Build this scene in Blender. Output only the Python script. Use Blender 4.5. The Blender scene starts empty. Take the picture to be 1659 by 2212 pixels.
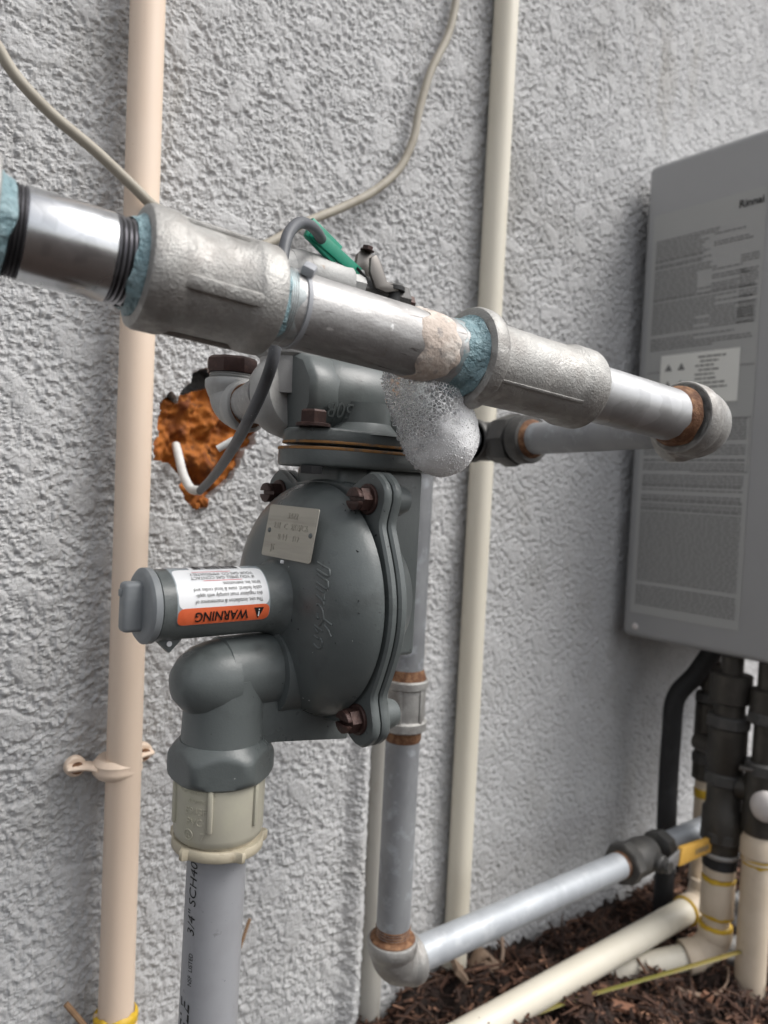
import bpy, bmesh, math, random
import numpy as np
from mathutils import Vector, Matrix
random.seed(7); np.random.seed(7)
R = math.radians
S = bpy.context.scene
COL = S.collection

# ------------------------------------------------------------------ camera
# world axes: x runs along the wall, y points into the wall (its face is at y = WALL), z is up
WALL = 0.585
EYE = Vector((0, 0, 0.60))
YAW, PITCH, ROLL = R(39.0), R(-1.86), 0.05
fw = Vector((math.sin(YAW)*math.cos(PITCH), math.cos(YAW)*math.cos(PITCH), math.sin(PITCH)))
r0 = Vector((math.cos(YAW), -math.sin(YAW), 0)); u0 = r0.cross(fw)
rt = r0*math.cos(ROLL) + u0*math.sin(ROLL); up = rt.cross(fw)
FPX = 1604.0
cam = bpy.data.cameras.new('camera'); camo = bpy.data.objects.new('camera', cam); COL.objects.link(camo)
m = Matrix((rt, up, -fw)).transposed().to_4x4(); m.translation = EYE
camo.matrix_world = m
cam.sensor_fit = 'VERTICAL'; cam.sensor_height = 24; cam.lens = 24*FPX/2212
cam.clip_start = 0.01; cam.clip_end = 500
cam.dof.use_dof = True; cam.dof.focus_distance = 0.39; cam.dof.aperture_fstop = 5.8
S.camera = camo
S.render.resolution_x = 768; S.render.resolution_y = 1024

def ray(x, y): return fw + rt*((x-829.5)/FPX) - up*((y-1106)/FPX)
def pn(x, y, n): d = ray(x, y); return EYE + d*(n/d.y)        # point of the place at wall-normal distance n
def pw(x, y, w): d = ray(x, y); return EYE + d*(w/d.x)        # point of the place in the plane x = w

# ------------------------------------------------------------------ light
w = bpy.data.worlds.new('World'); S.world = w; w.use_nodes = True
nt = w.node_tree; bg = nt.nodes['Background']
sky = nt.nodes.new('ShaderNodeTexSky'); sky.sky_type = 'NISHITA'; sky.sun_disc = False
SUN_EL, SUN_AZ = R(54), R(141)          # azimuth clockwise from +y (the wall): light comes over the right shoulder
sky.sun_elevation = SUN_EL; sky.sun_rotation = SUN_AZ
sky.air_density = 1.0; sky.dust_density = 4.0; sky.ozone_density = 1.0
hsv = nt.nodes.new('ShaderNodeHueSaturation'); hsv.inputs['Saturation'].default_value = 0.25
nt.links.new(sky.outputs[0], hsv.inputs['Color']); nt.links.new(hsv.outputs[0], bg.inputs[0])
bg.inputs[1].default_value = 0.14
sl = bpy.data.lights.new('sun', 'SUN'); so = bpy.data.objects.new('sun', sl); COL.objects.link(so)
sl.energy = 1.4; sl.angle = R(32); sl.color = (1.0, 0.975, 0.94)
sd = Vector((math.sin(SUN_AZ)*math.cos(SUN_EL), math.cos(SUN_AZ)*math.cos(SUN_EL), math.sin(SUN_EL)))
so.rotation_euler = sd.to_track_quat('Z', 'Y').to_euler(); so.location = sd*5
S.view_settings.view_transform = 'Standard'; S.view_settings.look = 'None'
S.view_settings.exposure = 0.55; S.view_settings.gamma = 1.0

# ------------------------------------------------------------------ materials
def mat(name, base, rough=0.5, metal=0.0, layers=(), bumps=(), rvar=None, spec=0.5, coat=0.0, trans=0.0, ior=1.45, sss=0.0):
    """layers: (colour, scale, lo, hi, kind[, stretch]) mixed over the base by noise; bumps: (scale, strength, distance, kind)"""
    mt = bpy.data.materials.new(name); mt.use_nodes = True
    t = mt.node_tree; N = t.nodes; L = t.links
    p = N['Principled BSDF']
    p.inputs['Roughness'].default_value = rough; p.inputs['Metallic'].default_value = metal
    p.inputs['Specular IOR Level'].default_value = spec; p.inputs['Coat Weight'].default_value = coat
    p.inputs['Transmission Weight'].default_value = trans; p.inputs['IOR'].default_value = ior
    if sss: p.inputs['Subsurface Weight'].default_value = sss; p.inputs['Subsurface Radius'].default_value = (.004, .004, .004)
    tc = N.new('ShaderNodeTexCoord')
    def tex(scale, kind, stretch=None, detail=4):
        v = tc.outputs['Object']
        if stretch:
            mp = N.new('ShaderNodeMapping'); mp.inputs['Scale'].default_value = stretch
            L.new(v, mp.inputs[0]); v = mp.outputs[0]
        if kind == 'vor':
            n = N.new('ShaderNodeTexVoronoi'); n.inputs['Scale'].default_value = scale; L.new(v, n.inputs['Vector'])
            return n.outputs['Color']
        if kind == 'cell':
            n = N.new('ShaderNodeTexVoronoi'); n.inputs['Scale'].default_value = scale; L.new(v, n.inputs['Vector'])
            return n.outputs['Distance']
        n = N.new('ShaderNodeTexNoise'); n.inputs['Scale'].default_value = scale
        n.inputs['Detail'].default_value = detail; n.inputs['Roughness'].default_value = 0.6
        L.new(v, n.inputs['Vector'])
        return n.outputs['Fac']
    cur = None
    for ly in layers:
        c, sc, lo, hi, kind = ly[:5]; st = ly[5] if len(ly) > 5 else None
        mr = N.new('ShaderNodeMapRange'); mr.inputs['From Min'].default_value = lo; mr.inputs['From Max'].default_value = hi
        L.new(tex(sc, kind, st), mr.inputs['Value'])
        mx = N.new('ShaderNodeMix'); mx.data_type = 'RGBA'
        L.new(mr.outputs[0], mx.inputs[0])
        if cur is None: mx.inputs[6].default_value = (*base, 1)
        else: L.new(cur, mx.inputs[6])
        mx.inputs[7].default_value = (*c, 1); cur = mx.outputs[2]
    if cur is None: p.inputs['Base Color'].default_value = (*base, 1)
    else: L.new(cur, p.inputs['Base Color'])
    if rvar:
        mr = N.new('ShaderNodeMapRange'); mr.inputs['From Min'].default_value = .3; mr.inputs['From Max'].default_value = .7
        mr.inputs['To Min'].default_value = rvar[1]; mr.inputs['To Max'].default_value = rvar[2]
        L.new(tex(rvar[0], 'noise'), mr.inputs['Value']); L.new(mr.outputs[0], p.inputs['Roughness'])
    prev = None
    for sc, stg, dist, kind in bumps:
        b = N.new('ShaderNodeBump'); b.inputs['Strength'].default_value = stg; b.inputs['Distance'].default_value = dist
        L.new(tex(sc, kind), b.inputs['Height'])
        if prev: L.new(prev, b.inputs['Normal'])
        prev = b.outputs[0]
    if prev: L.new(prev, p.inputs['Normal'])
    return mt

MT = dict(
 stucco=mat('stucco', (.49,.49,.49), .92, layers=[((.55,.55,.55), 18, .45, .75, 'noise'), ((.36,.355,.345), 7, .55, .8, 'noise'), ((.33,.32,.30), 260, .62, .8, 'noise'), ((.39,.375,.35), 6, .60, .82, 'noise', (2.5,2.5,.5))],
            bumps=[(1100, .6, .0007, 'noise'), (420, .9, .0013, 'noise')], spec=.25),
 galv_new=mat('galvanised_new', (.62,.63,.64), .24, .95, layers=[((.45,.45,.46), 25, .5, .75, 'noise', (.3,1,1)), ((.52,.53,.54), 160, .4, .7, 'vor')], bumps=[(500,.08,.0003,'noise')], rvar=(40,.18,.34)),
 galv=mat('galvanised_dull', (.36,.355,.35), .5, .6, layers=[((.27,.262,.255), 30, .45, .7, 'noise'), ((.45,.445,.44), 240, .5, .7, 'noise', (.15,1,1)), ((.14,.13,.125), 420, .66, .70, 'noise', (.05,1,1)), ((.62,.61,.60), 300, .69, .72, 'noise', (.3,1,1)), ((.24,.20,.17), 60, .68, .82, 'noise'), ((.72,.72,.71), 150, .7, .78, 'noise')],
          bumps=[(750,.35,.0005,'noise'), (90,.08,.001,'noise')], rvar=(50,.40,.62)),
 galv_blue=mat('galvanised_weathered', (.31,.32,.33), .55, .35, layers=[((.22,.227,.238), 26, .42, .66, 'noise', (1,1,.5)), ((.50,.53,.57), 60, .55, .8, 'noise')], bumps=[(300,.15,.0005,'noise')]),
 galv_bright=mat('galvanised_bright', (.46,.465,.47), .40, .7, layers=[((.36,.36,.36), 30, .45, .7, 'noise'), ((.55,.555,.56), 90, .45, .9, 'vor'), ((.25,.20,.17), 90, .72, .80, 'noise')], bumps=[(420,.12,.0004,'noise')], rvar=(50,.3,.5)),
 galv_pale=mat('galvanised_pale', (.45,.475,.50), .5, .3, layers=[((.37,.39,.415), 26, .45, .7, 'noise'), ((.55,.57,.585), 60, .55, .8, 'noise')], bumps=[(300,.12,.0005,'noise')]),
 cast=mat('cast_galvanised', (.37,.365,.35), .46, .62, layers=[((.25,.235,.22), 34, .45, .7, 'noise'), ((.48,.47,.45), 120, .5, .75, 'noise'), ((.16,.13,.11), 75, .7, .82, 'noise')],
          bumps=[(850,.6,.0007,'noise'), (380,.35,.0008,'noise'), (120,.10,.001,'noise')], rvar=(80,.42,.66)),
 castpale=mat('cast_pale_fitting', (.40,.40,.39), .55, .25, layers=[((.30,.29,.28), 34, .45, .7, 'noise'), ((.30,.20,.13), 60, .70, .80, 'noise')], bumps=[(520,.4,.0008,'noise')]),
 castdark=mat('dark_iron', (.075,.073,.07), .5, .3, layers=[((.12,.115,.105), 60, .5, .75, 'noise')], bumps=[(500,.4,.0008,'noise')]),
 bronze=mat('dark_bronze', (.06,.055,.048), .42, .45, layers=[((.10,.09,.078), 50, .5, .8, 'noise')], bumps=[(300,.3,.0008,'noise')]),
 thread=mat('dark_thread', (.26,.255,.27), .32, .9, layers=[((.42,.42,.44), 120, .5, .75, 'noise')]),
 dope=mat('blue_pipe_dope', (.18,.285,.315), .45, layers=[((.29,.41,.44), 120, .42, .65, 'noise'), ((.09,.17,.20), 80, .60, .76, 'noise')], bumps=[(240,1,.003,'noise'),(90,.8,.003,'noise')], rvar=(90,.25,.55)),
 smear=mat('thin_dope_smear', (.33,.36,.365), .5, .4, layers=[((.25,.34,.36), 60, .45, .62, 'noise'), ((.36,.355,.35), 110, .46, .58, 'noise')], bumps=[(300,.4,.0008,'noise')]),
 paintcream=mat('dried_cream_paint', (.52,.44,.38), .65, layers=[((.66,.60,.54), 110, .5, .64, 'noise'), ((.30,.27,.25), 150, .58, .68, 'noise')], bumps=[(260,.8,.0014,'noise')]),
 rust=mat('rust', (.13,.058,.028), .8, layers=[((.27,.145,.075), 200, .45, .65, 'noise'), ((.07,.03,.015), 120, .55, .75, 'noise')], bumps=[(500,.8,.001,'noise')]),
 ruststain=mat('rust_stain', (.30,.15,.05), .75, layers=[((.12,.10,.08), 180, .5, .68, 'noise')], bumps=[(600,.5,.0006,'noise')]),
 regpaint=mat('grey_regulator_paint', (.095,.107,.106), .36, layers=[((.128,.142,.140), 18, .42, .7, 'noise'), ((.066,.072,.070), 46, .56, .78, 'noise'), ((.03,.03,.03), 330, .70, .73, 'noise'), ((.40,.41,.40), 230, .735, .755, 'noise'), ((.045,.035,.03), 120, .70, .78, 'noise')],
              bumps=[(900,.25,.0004,'noise'), (60,.10,.001,'noise')], rvar=(30,.24,.42)),
 regplastic=mat('grey_cap_plastic', (.21,.225,.235), .5, layers=[((.26,.275,.28), 60, .5, .75, 'noise')]),
 boltbrown=mat('brown_bolt', (.055,.030,.026), .45, .35, layers=[((.10,.055,.045), 200, .5, .75, 'noise'), ((.025,.018,.016), 90, .55, .75, 'noise')], bumps=[(600,.4,.0006,'noise')]),
 plate=mat('aluminium_nameplate', (.43,.41,.36), .40, .75, layers=[((.34,.32,.28), 260, .4, .7, 'noise', (.06,.06,1))], bumps=[(700,.15,.0003,'noise')]),
 pvcgrey=mat('grey_pvc', (.30,.305,.32), .42, layers=[((.255,.255,.265), 30, .45, .75, 'noise'), ((.11,.11,.11), 420, .70, .76, 'noise'), ((.20,.20,.205), 190, .66, .76, 'noise')], bumps=[(900,.06,.0003,'noise')]),
 pvcfit=mat('tan_grey_adapter', (.40,.38,.31), .5, layers=[((.46,.45,.34), 25, .45, .7, 'noise'), ((.30,.27,.21), 120, .66, .8, 'noise')], bumps=[(500,.08,.0004,'noise')]),
 pvcfit2=mat('tan_locknut', (.45,.40,.30), .55, layers=[((.28,.23,.16), 120, .55, .76, 'noise')], bumps=[(300,.25,.0008,'noise')]),
 peach=mat('peach_pvc', (.74,.59,.465), .42, layers=[((.78,.645,.53), 14, .45, .75, 'noise', (1,1,.3)), ((.58,.42,.28), 380, .70, .76, 'noise'), ((.62,.49,.39), 20, .56, .8, 'noise', (1,1,.12))]),
 cream=mat('cream_pvc', (.68,.635,.53), .38, layers=[((.72,.68,.58), 14, .45, .75, 'noise', (1,1,.3)), ((.5,.44,.34), 90, .70, .8, 'noise'), ((.56,.52,.43), 20, .56, .8, 'noise', (1,1,.12))]),
 creamdirty=mat('tan_pvc', (.62,.52,.40), .45, layers=[((.70,.60,.48), 25, .45, .75, 'noise'), ((.35,.26,.17), 160, .7, .8, 'noise')]),
 primer=mat('yellow_primer', (.62,.40,.03), .4, layers=[((.50,.30,.02), 120, .5, .7, 'noise')]),
 oldpipe=mat('dusty_pipe', (.38,.365,.33), .75, layers=[((.28,.25,.2), 30, .55, .75, 'noise', (1,1,.4))], bumps=[(300,.2,.0006,'noise')]),
 cable=mat('tan_cable', (.34,.31,.255), .55, layers=[((.27,.24,.19), 50, .5, .7, 'noise')]),
 cablegrey=mat('dark_grey_cable', (.10,.105,.115), .5, layers=[((.055,.06,.065), 40, .5, .7, 'noise'), ((.45,.45,.45), 700, .69, .74, 'noise')]),
 cablewhite=mat('white_cable', (.62,.62,.60), .5, layers=[((.50,.49,.47), 60, .5, .75, 'noise')]),
 tie=mat('grey_tie', (.32,.33,.35), .5),
 green=mat('green_vinyl', (.005,.20,.12), .35, layers=[((.01,.28,.18), 60, .45, .7, 'noise')]),
 zinc=mat('zinc_lever', (.16,.15,.14), .4, .8),
 foamor=mat('orange_sealing_foam', (.33,.10,.009), .8, layers=[((.14,.035,.005), 38, .42, .58, 'noise', (1,1,.6)), ((.40,.15,.02), 130, .60, .75, 'noise'), ((.05,.018,.006), 60, .55, .68, 'noise')], bumps=[(260,.5,.0015,'noise')]),
 heater=mat('heater_casing', (.33,.332,.335), .4, layers=[((.35,.352,.355), 4, .4, .7, 'noise')], bumps=[(700,.04,.0004,'noise')]),
 heaterlabel=mat('heater_label_sheet', (.37,.373,.365), .45),
 ink=mat('label_ink', (.20,.20,.197), .6),
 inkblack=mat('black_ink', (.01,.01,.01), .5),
 sticker=mat('white_sticker', (.72,.72,.68), .4),
 stickerw=mat('warning_sticker_white', (.78,.79,.80), .32, layers=[((.66,.67,.69), 180, .6, .75, 'noise')]),
 stickerclear=mat('sticker_film', (.30,.34,.36), .25),
 orange=mat('warning_orange', (.70,.14,.055), .35, layers=[((.62,.11,.04), 90, .5, .7, 'noise')]),
 redink=mat('red_ink', (.62,.04,.07), .4),
 black=mat('black_plastic', (.018,.018,.019), .6, layers=[((.03,.03,.032), 60, .5, .7, 'noise')]),
 blue=mat('blue_plastic', (.02,.05,.13), .5), red=mat('red_plastic', (.5,.03,.07), .5),
 copper=mat('copper_pipe', (.52,.17,.06), .4, .5), yellow=mat('yellow_handle', (.74,.43,.09), .5, layers=[((.64,.36,.07), 60, .5, .7, 'noise')]),
 whiteknob=mat('white_knob', (.62,.58,.56), .3),
 soil=mat('soil', (.028,.018,.014), .95, layers=[((.05,.033,.025), 40, .45, .7, 'noise'), ((.012,.008,.007), 90, .5, .7, 'noise')], bumps=[(140,.9,.006,'noise'), (500,.6,.002,'noise')]),
 mulch=mat('mulch_shreds', (.058,.036,.028), .9, layers=[((.105,.068,.05), 45, .48, .66, 'noise'), ((.016,.01,.009), 70, .52, .7, 'noise')], bumps=[(500,.6,.001,'noise')]),
 barkpale=mat('pale_bark', (.24,.17,.12), .9, layers=[((.14,.09,.06), 80, .45, .7, 'noise')], bumps=[(300,.6,.002,'noise')]),
 barkred=mat('reddish_bark', (.26,.13,.08), .9, layers=[((.15,.07,.045), 80, .45, .7, 'noise')], bumps=[(300,.6,.002,'noise')]),
 twig=mat('dry_twig', (.26,.16,.09), .85, layers=[((.16,.09,.05), 80, .45, .7, 'noise')]),
 drystem=mat('dry_stem', (.33,.24,.18), .8, layers=[((.2,.13,.09), 60, .45, .7, 'noise')]),
 blade=mat('grass_blade', (.16,.15,.025), .55, layers=[((.21,.16,.04), 14, .45, .65, 'noise')]),
 stone=mat('grey_stone', (.30,.30,.30), .9, layers=[((.45,.45,.45), 60, .5, .7, 'noise'), ((.16,.15,.14), 40, .5, .72, 'noise')], bumps=[(150,.8,.003,'noise')]),
)

def per_piece(mt, cols):
    t = mt.node_tree; N = t.nodes; L = t.links; p = N['Principled BSDF']
    g = N.new('ShaderNodeNewGeometry'); cr = N.new('ShaderNodeValToRGB'); L.new(g.outputs['Random Per Island'], cr.inputs[0])
    el = cr.color_ramp.elements; el[0].position, el[0].color = cols[0][0], (*cols[0][1], 1); el[1].position, el[1].color = cols[-1][0], (*cols[-1][1], 1)
    for ps, c in cols[1:-1]: e = el.new(ps); e.color = (*c, 1)
    src = p.inputs['Base Color'].links[0].from_socket
    mx = N.new('ShaderNodeMix'); mx.data_type = 'RGBA'; mx.blend_type = 'MULTIPLY'; mx.inputs[0].default_value = 1
    L.new(src, mx.inputs[6]); L.new(cr.outputs[0], mx.inputs[7]); L.new(mx.outputs[2], p.inputs['Base Color'])
per_piece(MT['mulch'], [(0,(.45,.40,.40)),(.35,(.95,.9,.9)),(.7,(1.4,1.15,1.0)),(.9,(1.9,1.5,1.2)),(.96,(3.4,2.9,2.4)),(1,(4.2,3.6,3.0))])

# ------------------------------------------------------------------ mesh helpers (a shape is a pair: vertices, faces)
def basis(ax):
    ax = Vector(ax).normalized()
    a = Vector((0,0,1)) if abs(ax.z) < .9 else Vector((0,1,0))
    e1 = ax.cross(a).normalized(); return ax, e1, ax.cross(e1)
def lathe(p, ax, prof, seg=40, caps=(True, True), squash=None, phase=0.0):
    p = Vector(p); ax, e1, e2 = basis(ax); V = []; Fc = []
    for t, r in prof:
        for k in range(seg):
            a = 2*math.pi*(k+phase)/seg
            V.append(p + ax*t + e1*(r*math.cos(a)) + e2*(r*math.sin(a)))
    n = len(prof)
    for i in range(n-1):
        for k in range(seg):
            k2 = (k+1) % seg
            Fc.append((i*seg+k, i*seg+k2, (i+1)*seg+k2, (i+1)*seg+k))
    if caps[0]: Fc.append(tuple(range(seg-1, -1, -1)))
    if caps[1]: Fc.append(tuple((n-1)*seg+k for k in range(seg)))
    return V, Fc
def cyl(a, b, r, seg=32, bev=0.0, caps=(True,True)):
    a, b = Vector(a), Vector(b); L = (b-a).length
    pr = [(0,r),(L,r)] if not bev else [(0,r-bev),(bev*.3,r-bev*.3),(bev,r),(L-bev,r),(L-bev*.3,r-bev*.3),(L,r-bev)]
    return lathe(a, b-a, pr, seg, caps)
def spline(pts, n=10):
    P = [Vector(p) for p in pts]
    if len(P) == 2: return P
    P = [P[0]*2-P[1]] + P + [P[-1]*2-P[-2]]; out = []
    for i in range(1, len(P)-2):
        a, b, c, d = P[i-1:i+3]
        for k in range(n):
            t = k/n
            out.append(.5*((2*b) + (c-a)*t + (2*a-5*b+4*c-d)*t*t + (3*b-a-3*c+d)*t**3))
    out.append(P[-2]); return out
def sweep(pts, r, seg=16, caps=(True,True), flat=None):
    P = [Vector(p) for p in pts]; n = len(P); V = []; Fc = []
    rr = r if isinstance(r, (list, tuple)) else [r]*n
    tg = [(P[min(i+1,n-1)]-P[max(i-1,0)]).normalized() for i in range(n)]
    _, e1, e2 = basis(tg[0])
    for i in range(n):
        e1 = (e1 - tg[i]*e1.dot(tg[i])).normalized(); e2 = tg[i].cross(e1)
        for k in range(seg):
            a = 2*math.pi*k/seg
            V.append(P[i] + e1*(rr[i]*math.cos(a)) + e2*(rr[i]*math.sin(a)*(flat or 1)))
    for i in range(n-1):
        for k in range(seg):
            k2 = (k+1) % seg
            Fc.append((i*seg+k, i*seg+k2, (i+1)*seg+k2, (i+1)*seg+k))
    if caps[0]: Fc.append(tuple(range(seg-1,-1,-1)))
    if caps[1]: Fc.append(tuple((n-1)*seg+k for k in range(seg)))
    return V, Fc
def box(c, s, ax=None, bev=0.0, seg=2):
    """box centred at c with full sizes s along the three axes in ax"""
    A = [Vector(a).normalized() for a in (ax or ((1,0,0),(0,1,0),(0,0,1)))]; c = Vector(c)
    bm = bmesh.new(); bmesh.ops.create_cube(bm, size=1)
    for v in bm.verts: v.co = Vector((v.co.x*s[0], v.co.y*s[1], v.co.z*s[2]))
    if bev: bmesh.ops.bevel(bm, geom=bm.edges[:], offset=bev, segments=seg, affect='EDGES', profile=.5)
    bm.verts.index_update()
    V = [c + A[0]*v.co.x + A[1]*v.co.y + A[2]*v.co.z for v in bm.verts]
    Fc = [tuple(v.index for v in f.verts) for f in bm.faces]; bm.free(); return V, Fc
def prism(poly, off, bev=0.0, seg=2):
    """polygon (3d points) extruded by the vector off"""
    bm = bmesh.new(); vs = [bm.verts.new(Vector(p)) for p in poly]; f = bm.faces.new(vs)
    g = bmesh.ops.extrude_face_region(bm, geom=[f]); off = Vector(off)
    for e in g['geom']:
        if isinstance(e, bmesh.types.BMVert): e.co += off
    bmesh.ops.recalc_face_normals(bm, faces=bm.faces[:])
    if bev: bmesh.ops.bevel(bm, geom=bm.edges[:], offset=bev, segments=seg, affect='EDGES', profile=.5)
    bm.verts.index_update(); V = [v.co.copy() for v in bm.verts]; Fc = [tuple(v.index for v in q.verts) for q in bm.faces]; bm.free(); return V, Fc
def blob(c, rad, sub=3, noise=0.0, freq=3.0, seed=0):
    bm = bmesh.new(); bmesh.ops.create_icosphere(bm, subdivisions=sub, radius=1)
    rs = np.random.RandomState(seed); D = rs.normal(size=(7,3)); D /= np.linalg.norm(D, axis=1)[:,None]; ph = rs.rand(7)*6.3; V = []
    for v in bm.verts:
        k = 1 + noise*sum(math.sin(freq*(1+.35*i)*(v.co.x*D[i][0]+v.co.y*D[i][1]+v.co.z*D[i][2])+ph[i]) for i in range(7))/2.6
        V.append(Vector(c) + Vector((v.co.x*rad[0]*k, v.co.y*rad[1]*k, v.co.z*rad[2]*k)))
    bm.verts.index_update(); Fc = [tuple(v.index for v in f.verts) for f in bm.faces]; bm.free(); return V, Fc

ORG = {}
def mk(name, shapes, material, parent=None, label=None, cat=None, group=None, kind=None, sharp=38, origin=None):
    if isinstance(shapes, tuple): shapes = [shapes]
    V = []; Fc = []
    for v, f in shapes:
        o = len(V); V += [tuple(p) for p in v]; Fc += [tuple(i+o for i in q) for q in f]
    if parent is not None: o0 = ORG[parent]
    else:
        A = np.array(V); o0 = Vector(origin) if origin is not None else Vector(((A[:,0].min()+A[:,0].max())/2, (A[:,1].min()+A[:,1].max())/2, A[:,2].min()))
    me = bpy.data.meshes.new(name)
    me.from_pydata([(p[0]-o0[0], p[1]-o0[1], p[2]-o0[2]) for p in V], [], Fc); me.update()
    bm = bmesh.new(); bm.from_mesh(me); bmesh.ops.recalc_face_normals(bm, faces=bm.faces[:])
    lim = R(sharp)
    for e in bm.edges: e.smooth = not (len(e.link_faces) == 2 and e.calc_face_angle(0) > lim)
    for f in bm.faces: f.smooth = True
    bm.to_mesh(me); bm.free()
    me.materials.append(MT[material] if isinstance(material, str) else material)
    ob = bpy.data.objects.new(name, me); COL.objects.link(ob)
    if parent is not None: ob.parent = parent
    else: ob.location = o0
    ORG[ob] = o0
    if label: ob['label'] = label
    if cat: ob['category'] = cat
    if group: ob['group'] = group
    if kind: ob['kind'] = kind
    return ob
def thing(name, label, cat, loc, group=None):
    o = bpy.data.objects.new(name, None); COL.objects.link(o); o.location = loc; o.empty_display_size = .02
    o['label'] = label; o['category'] = cat; ORG[o] = Vector(loc)
    if group: o['group'] = group
    return o
def text(s, size, shear=0.0, thick=0.0, bold=0.0):
    """flat lettering in x,y (baseline at y=0, starts at x=0)"""
    cu = bpy.data.curves.new('t', 'FONT'); cu.body = s; cu.size = size; cu.shear = shear; cu.extrude = thick; cu.offset = bold; cu.resolution_u = 3
    ob = bpy.data.objects.new('t', cu); COL.objects.link(ob)
    dg = bpy.context.evaluated_depsgraph_get(); me = bpy.data.meshes.new_from_object(ob.evaluated_get(dg))
    V = [v.co.copy() for v in me.vertices]; Fc = [tuple(p.vertices) for p in me.polygons]
    bpy.data.objects.remove(ob); bpy.data.curves.remove(cu); bpy.data.meshes.remove(me)
    return V, Fc
def rect(x0, y0, x1, y1, nx=1, ny=1):
    V = [Vector((x0+(x1-x0)*i/nx, y0+(y1-y0)*j/ny, 0)) for j in range(ny+1) for i in range(nx+1)]
    return V, [(j*(nx+1)+i, j*(nx+1)+i+1, (j+1)*(nx+1)+i+1, (j+1)*(nx+1)+i) for j in range(ny) for i in range(nx)]
def mapped(sh, fn): return [fn(v) for v in sh[0]], sh[1]
def width(sh): return max(v.x for v in sh[0]) - min(v.x for v in sh[0])
def threads(p, ax, L, r, n, depth=.0009, seg=40):
    pr = []
    for i in range(n):
        pr += [(L*i/n, r-depth), (L*(i+.5)/n, r)]
    pr.append((L, r-depth)); return lathe(p, ax, pr, seg)
def thread_part(name, p, ax, L, r, n, depth, parent):
    t_ = mk(name, threads(p, ax, L, r, n, depth), 'thread', parent)
    p = Vector(p); ax = Vector(ax).normalized()
    mk('thread_root_shade', [lathe(p+ax*(L*(i+.0)/n), ax, [(-L/n*.16, r-depth*.75),(0, r-depth*.55),(L/n*.16, r-depth*.75)], 40, caps=(False,False)) for i in range(n+1)], 'inkblack', t_, kind='stuff')  # black rings in the grooves: shade between the thread ridges, put in as colour
def elbow(c, da, db, rb, la, lb, rband, bl, k=.55, seg=36):
    """screwed elbow: legs towards da and db from the corner c, swelling bands at both mouths"""
    c, da, db = Vector(c), Vector(da).normalized(), Vector(db).normalized()
    q = min(la, lb)*k*1.6
    arc = [c+da*la]
    for i in range(13):
        t = i/12; arc.append((1-t)**2*(c+da*q) + 2*t*(1-t)*c + t*t*(c+db*q))
    arc.append(c+db*lb)
    out = [sweep(arc, rb, seg)]
    for d, l in ((da, la), (db, lb)):
        out.append(lathe(c+d*(l-bl), d, [(-.004,rb*.98),(0,rb+(rband-rb)*.6),(.0022,rband),(bl-.0015,rband),(bl-.0004,rband-.0006),(bl,rband-.0016),(bl,rband*.74)], seg, caps=(True,True)))
    return out
def hexhead(c, ax, r, h, slot=False, wash=1.25):
    ax = Vector(ax).normalized()
    out = [lathe(c, ax, [(0,r*wash),(h*.16,r*wash),(h*.2,r*wash*.94)], 24)]
    a, e1, e2 = basis(ax)
    if not slot:
        out.append(lathe(Vector(c)+ax*h*.18, ax, [(0,r),(h*.7,r),(h*.82,r*.86)], 6))
    else:
        V1, F1 = lathe(Vector(c)+ax*h*.18, ax, [(0,r),(h*.55,r)], 6); out.append((V1, F1))
        for s in (-1, 1):      # two half crowns leave the screwdriver slot open
            poly = []
            for k in range(7):
                an = math.pi*k/6
                y = max(r*.16, r*.93*math.sin(an)); poly.append(Vector(c)+ax*h*.73 + e1*(r*.93*math.cos(an)) + e2*(s*y))
            out.append(prism(poly, ax*h*.27, .0006))
    return out

# ------------------------------------------------------------------ the stucco wall: real relief, broken open where the pipe comes through
def band_noise(n, px, lam, width, seed):
    rs = np.random.RandomState(seed); f = np.fft.rfft2(rs.normal(size=(n, n)))
    kx = np.fft.rfftfreq(n, px)[None, :]; ky = np.fft.fftfreq(n, px)[:, None]
    k = np.sqrt(kx*kx+ky*ky)+1e-9
    a = np.fft.irfft2(f*np.exp(-(np.log(k*lam)/width)**2), s=(n, n)); return a/a.std()
TN, TP = 1400, 0.0009
def grains(count, rmin, rmax, seed):
    rs = np.random.RandomState(seed); t = np.zeros((TN, TN))
    cx = rs.rand(count)*TN; cy = rs.rand(count)*TN; rr = rmin*(rmax/rmin)**(rs.rand(count)**1.6); ht = rr*rs.uniform(.45, .9, count)
    asp = rs.uniform(.7, 1.4, count); i0 = np.floor(cx).astype(int); j0 = np.floor(cy).astype(int)
    k = int(math.ceil(rmax*1.4/TP))
    for dy in range(-k, k+1):
        for dx in range(-k, k+1):
            d2 = (((i0+dx-cx)*TP*asp)**2 + ((j0+dy-cy)*TP/asp)**2)/rr**2
            ok = d2 < 1
            np.maximum.at(t, ((j0[ok]+dy) % TN, (i0[ok]+dx) % TN), ht[ok]*np.sqrt(1-d2[ok]))
    return t
h10 = band_noise(TN, TP, .012, .6, 2); h4 = band_noise(TN, TP, .0030, .5, 3)
msk = band_noise(TN, TP, .050, .5, 4); big = band_noise(TN, TP, .30, .5, 5)
hh = np.maximum(grains(190000, .0010, .0026, 1), .00) + .00042*h10 + .00030*h4
sm = np.clip((msk-.75)/.5, 0, 1)                      # patches where the trowel knocked the dash flat
top = np.where(sm > 0, .0022-.0011*sm, .0030)
hh = np.where(hh > top, top+(hh-top)*.15, hh); hh = hh*(1-.55*sm) + sm*.0013
TILE = hh*1.05 + big*.0007 - .002
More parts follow.
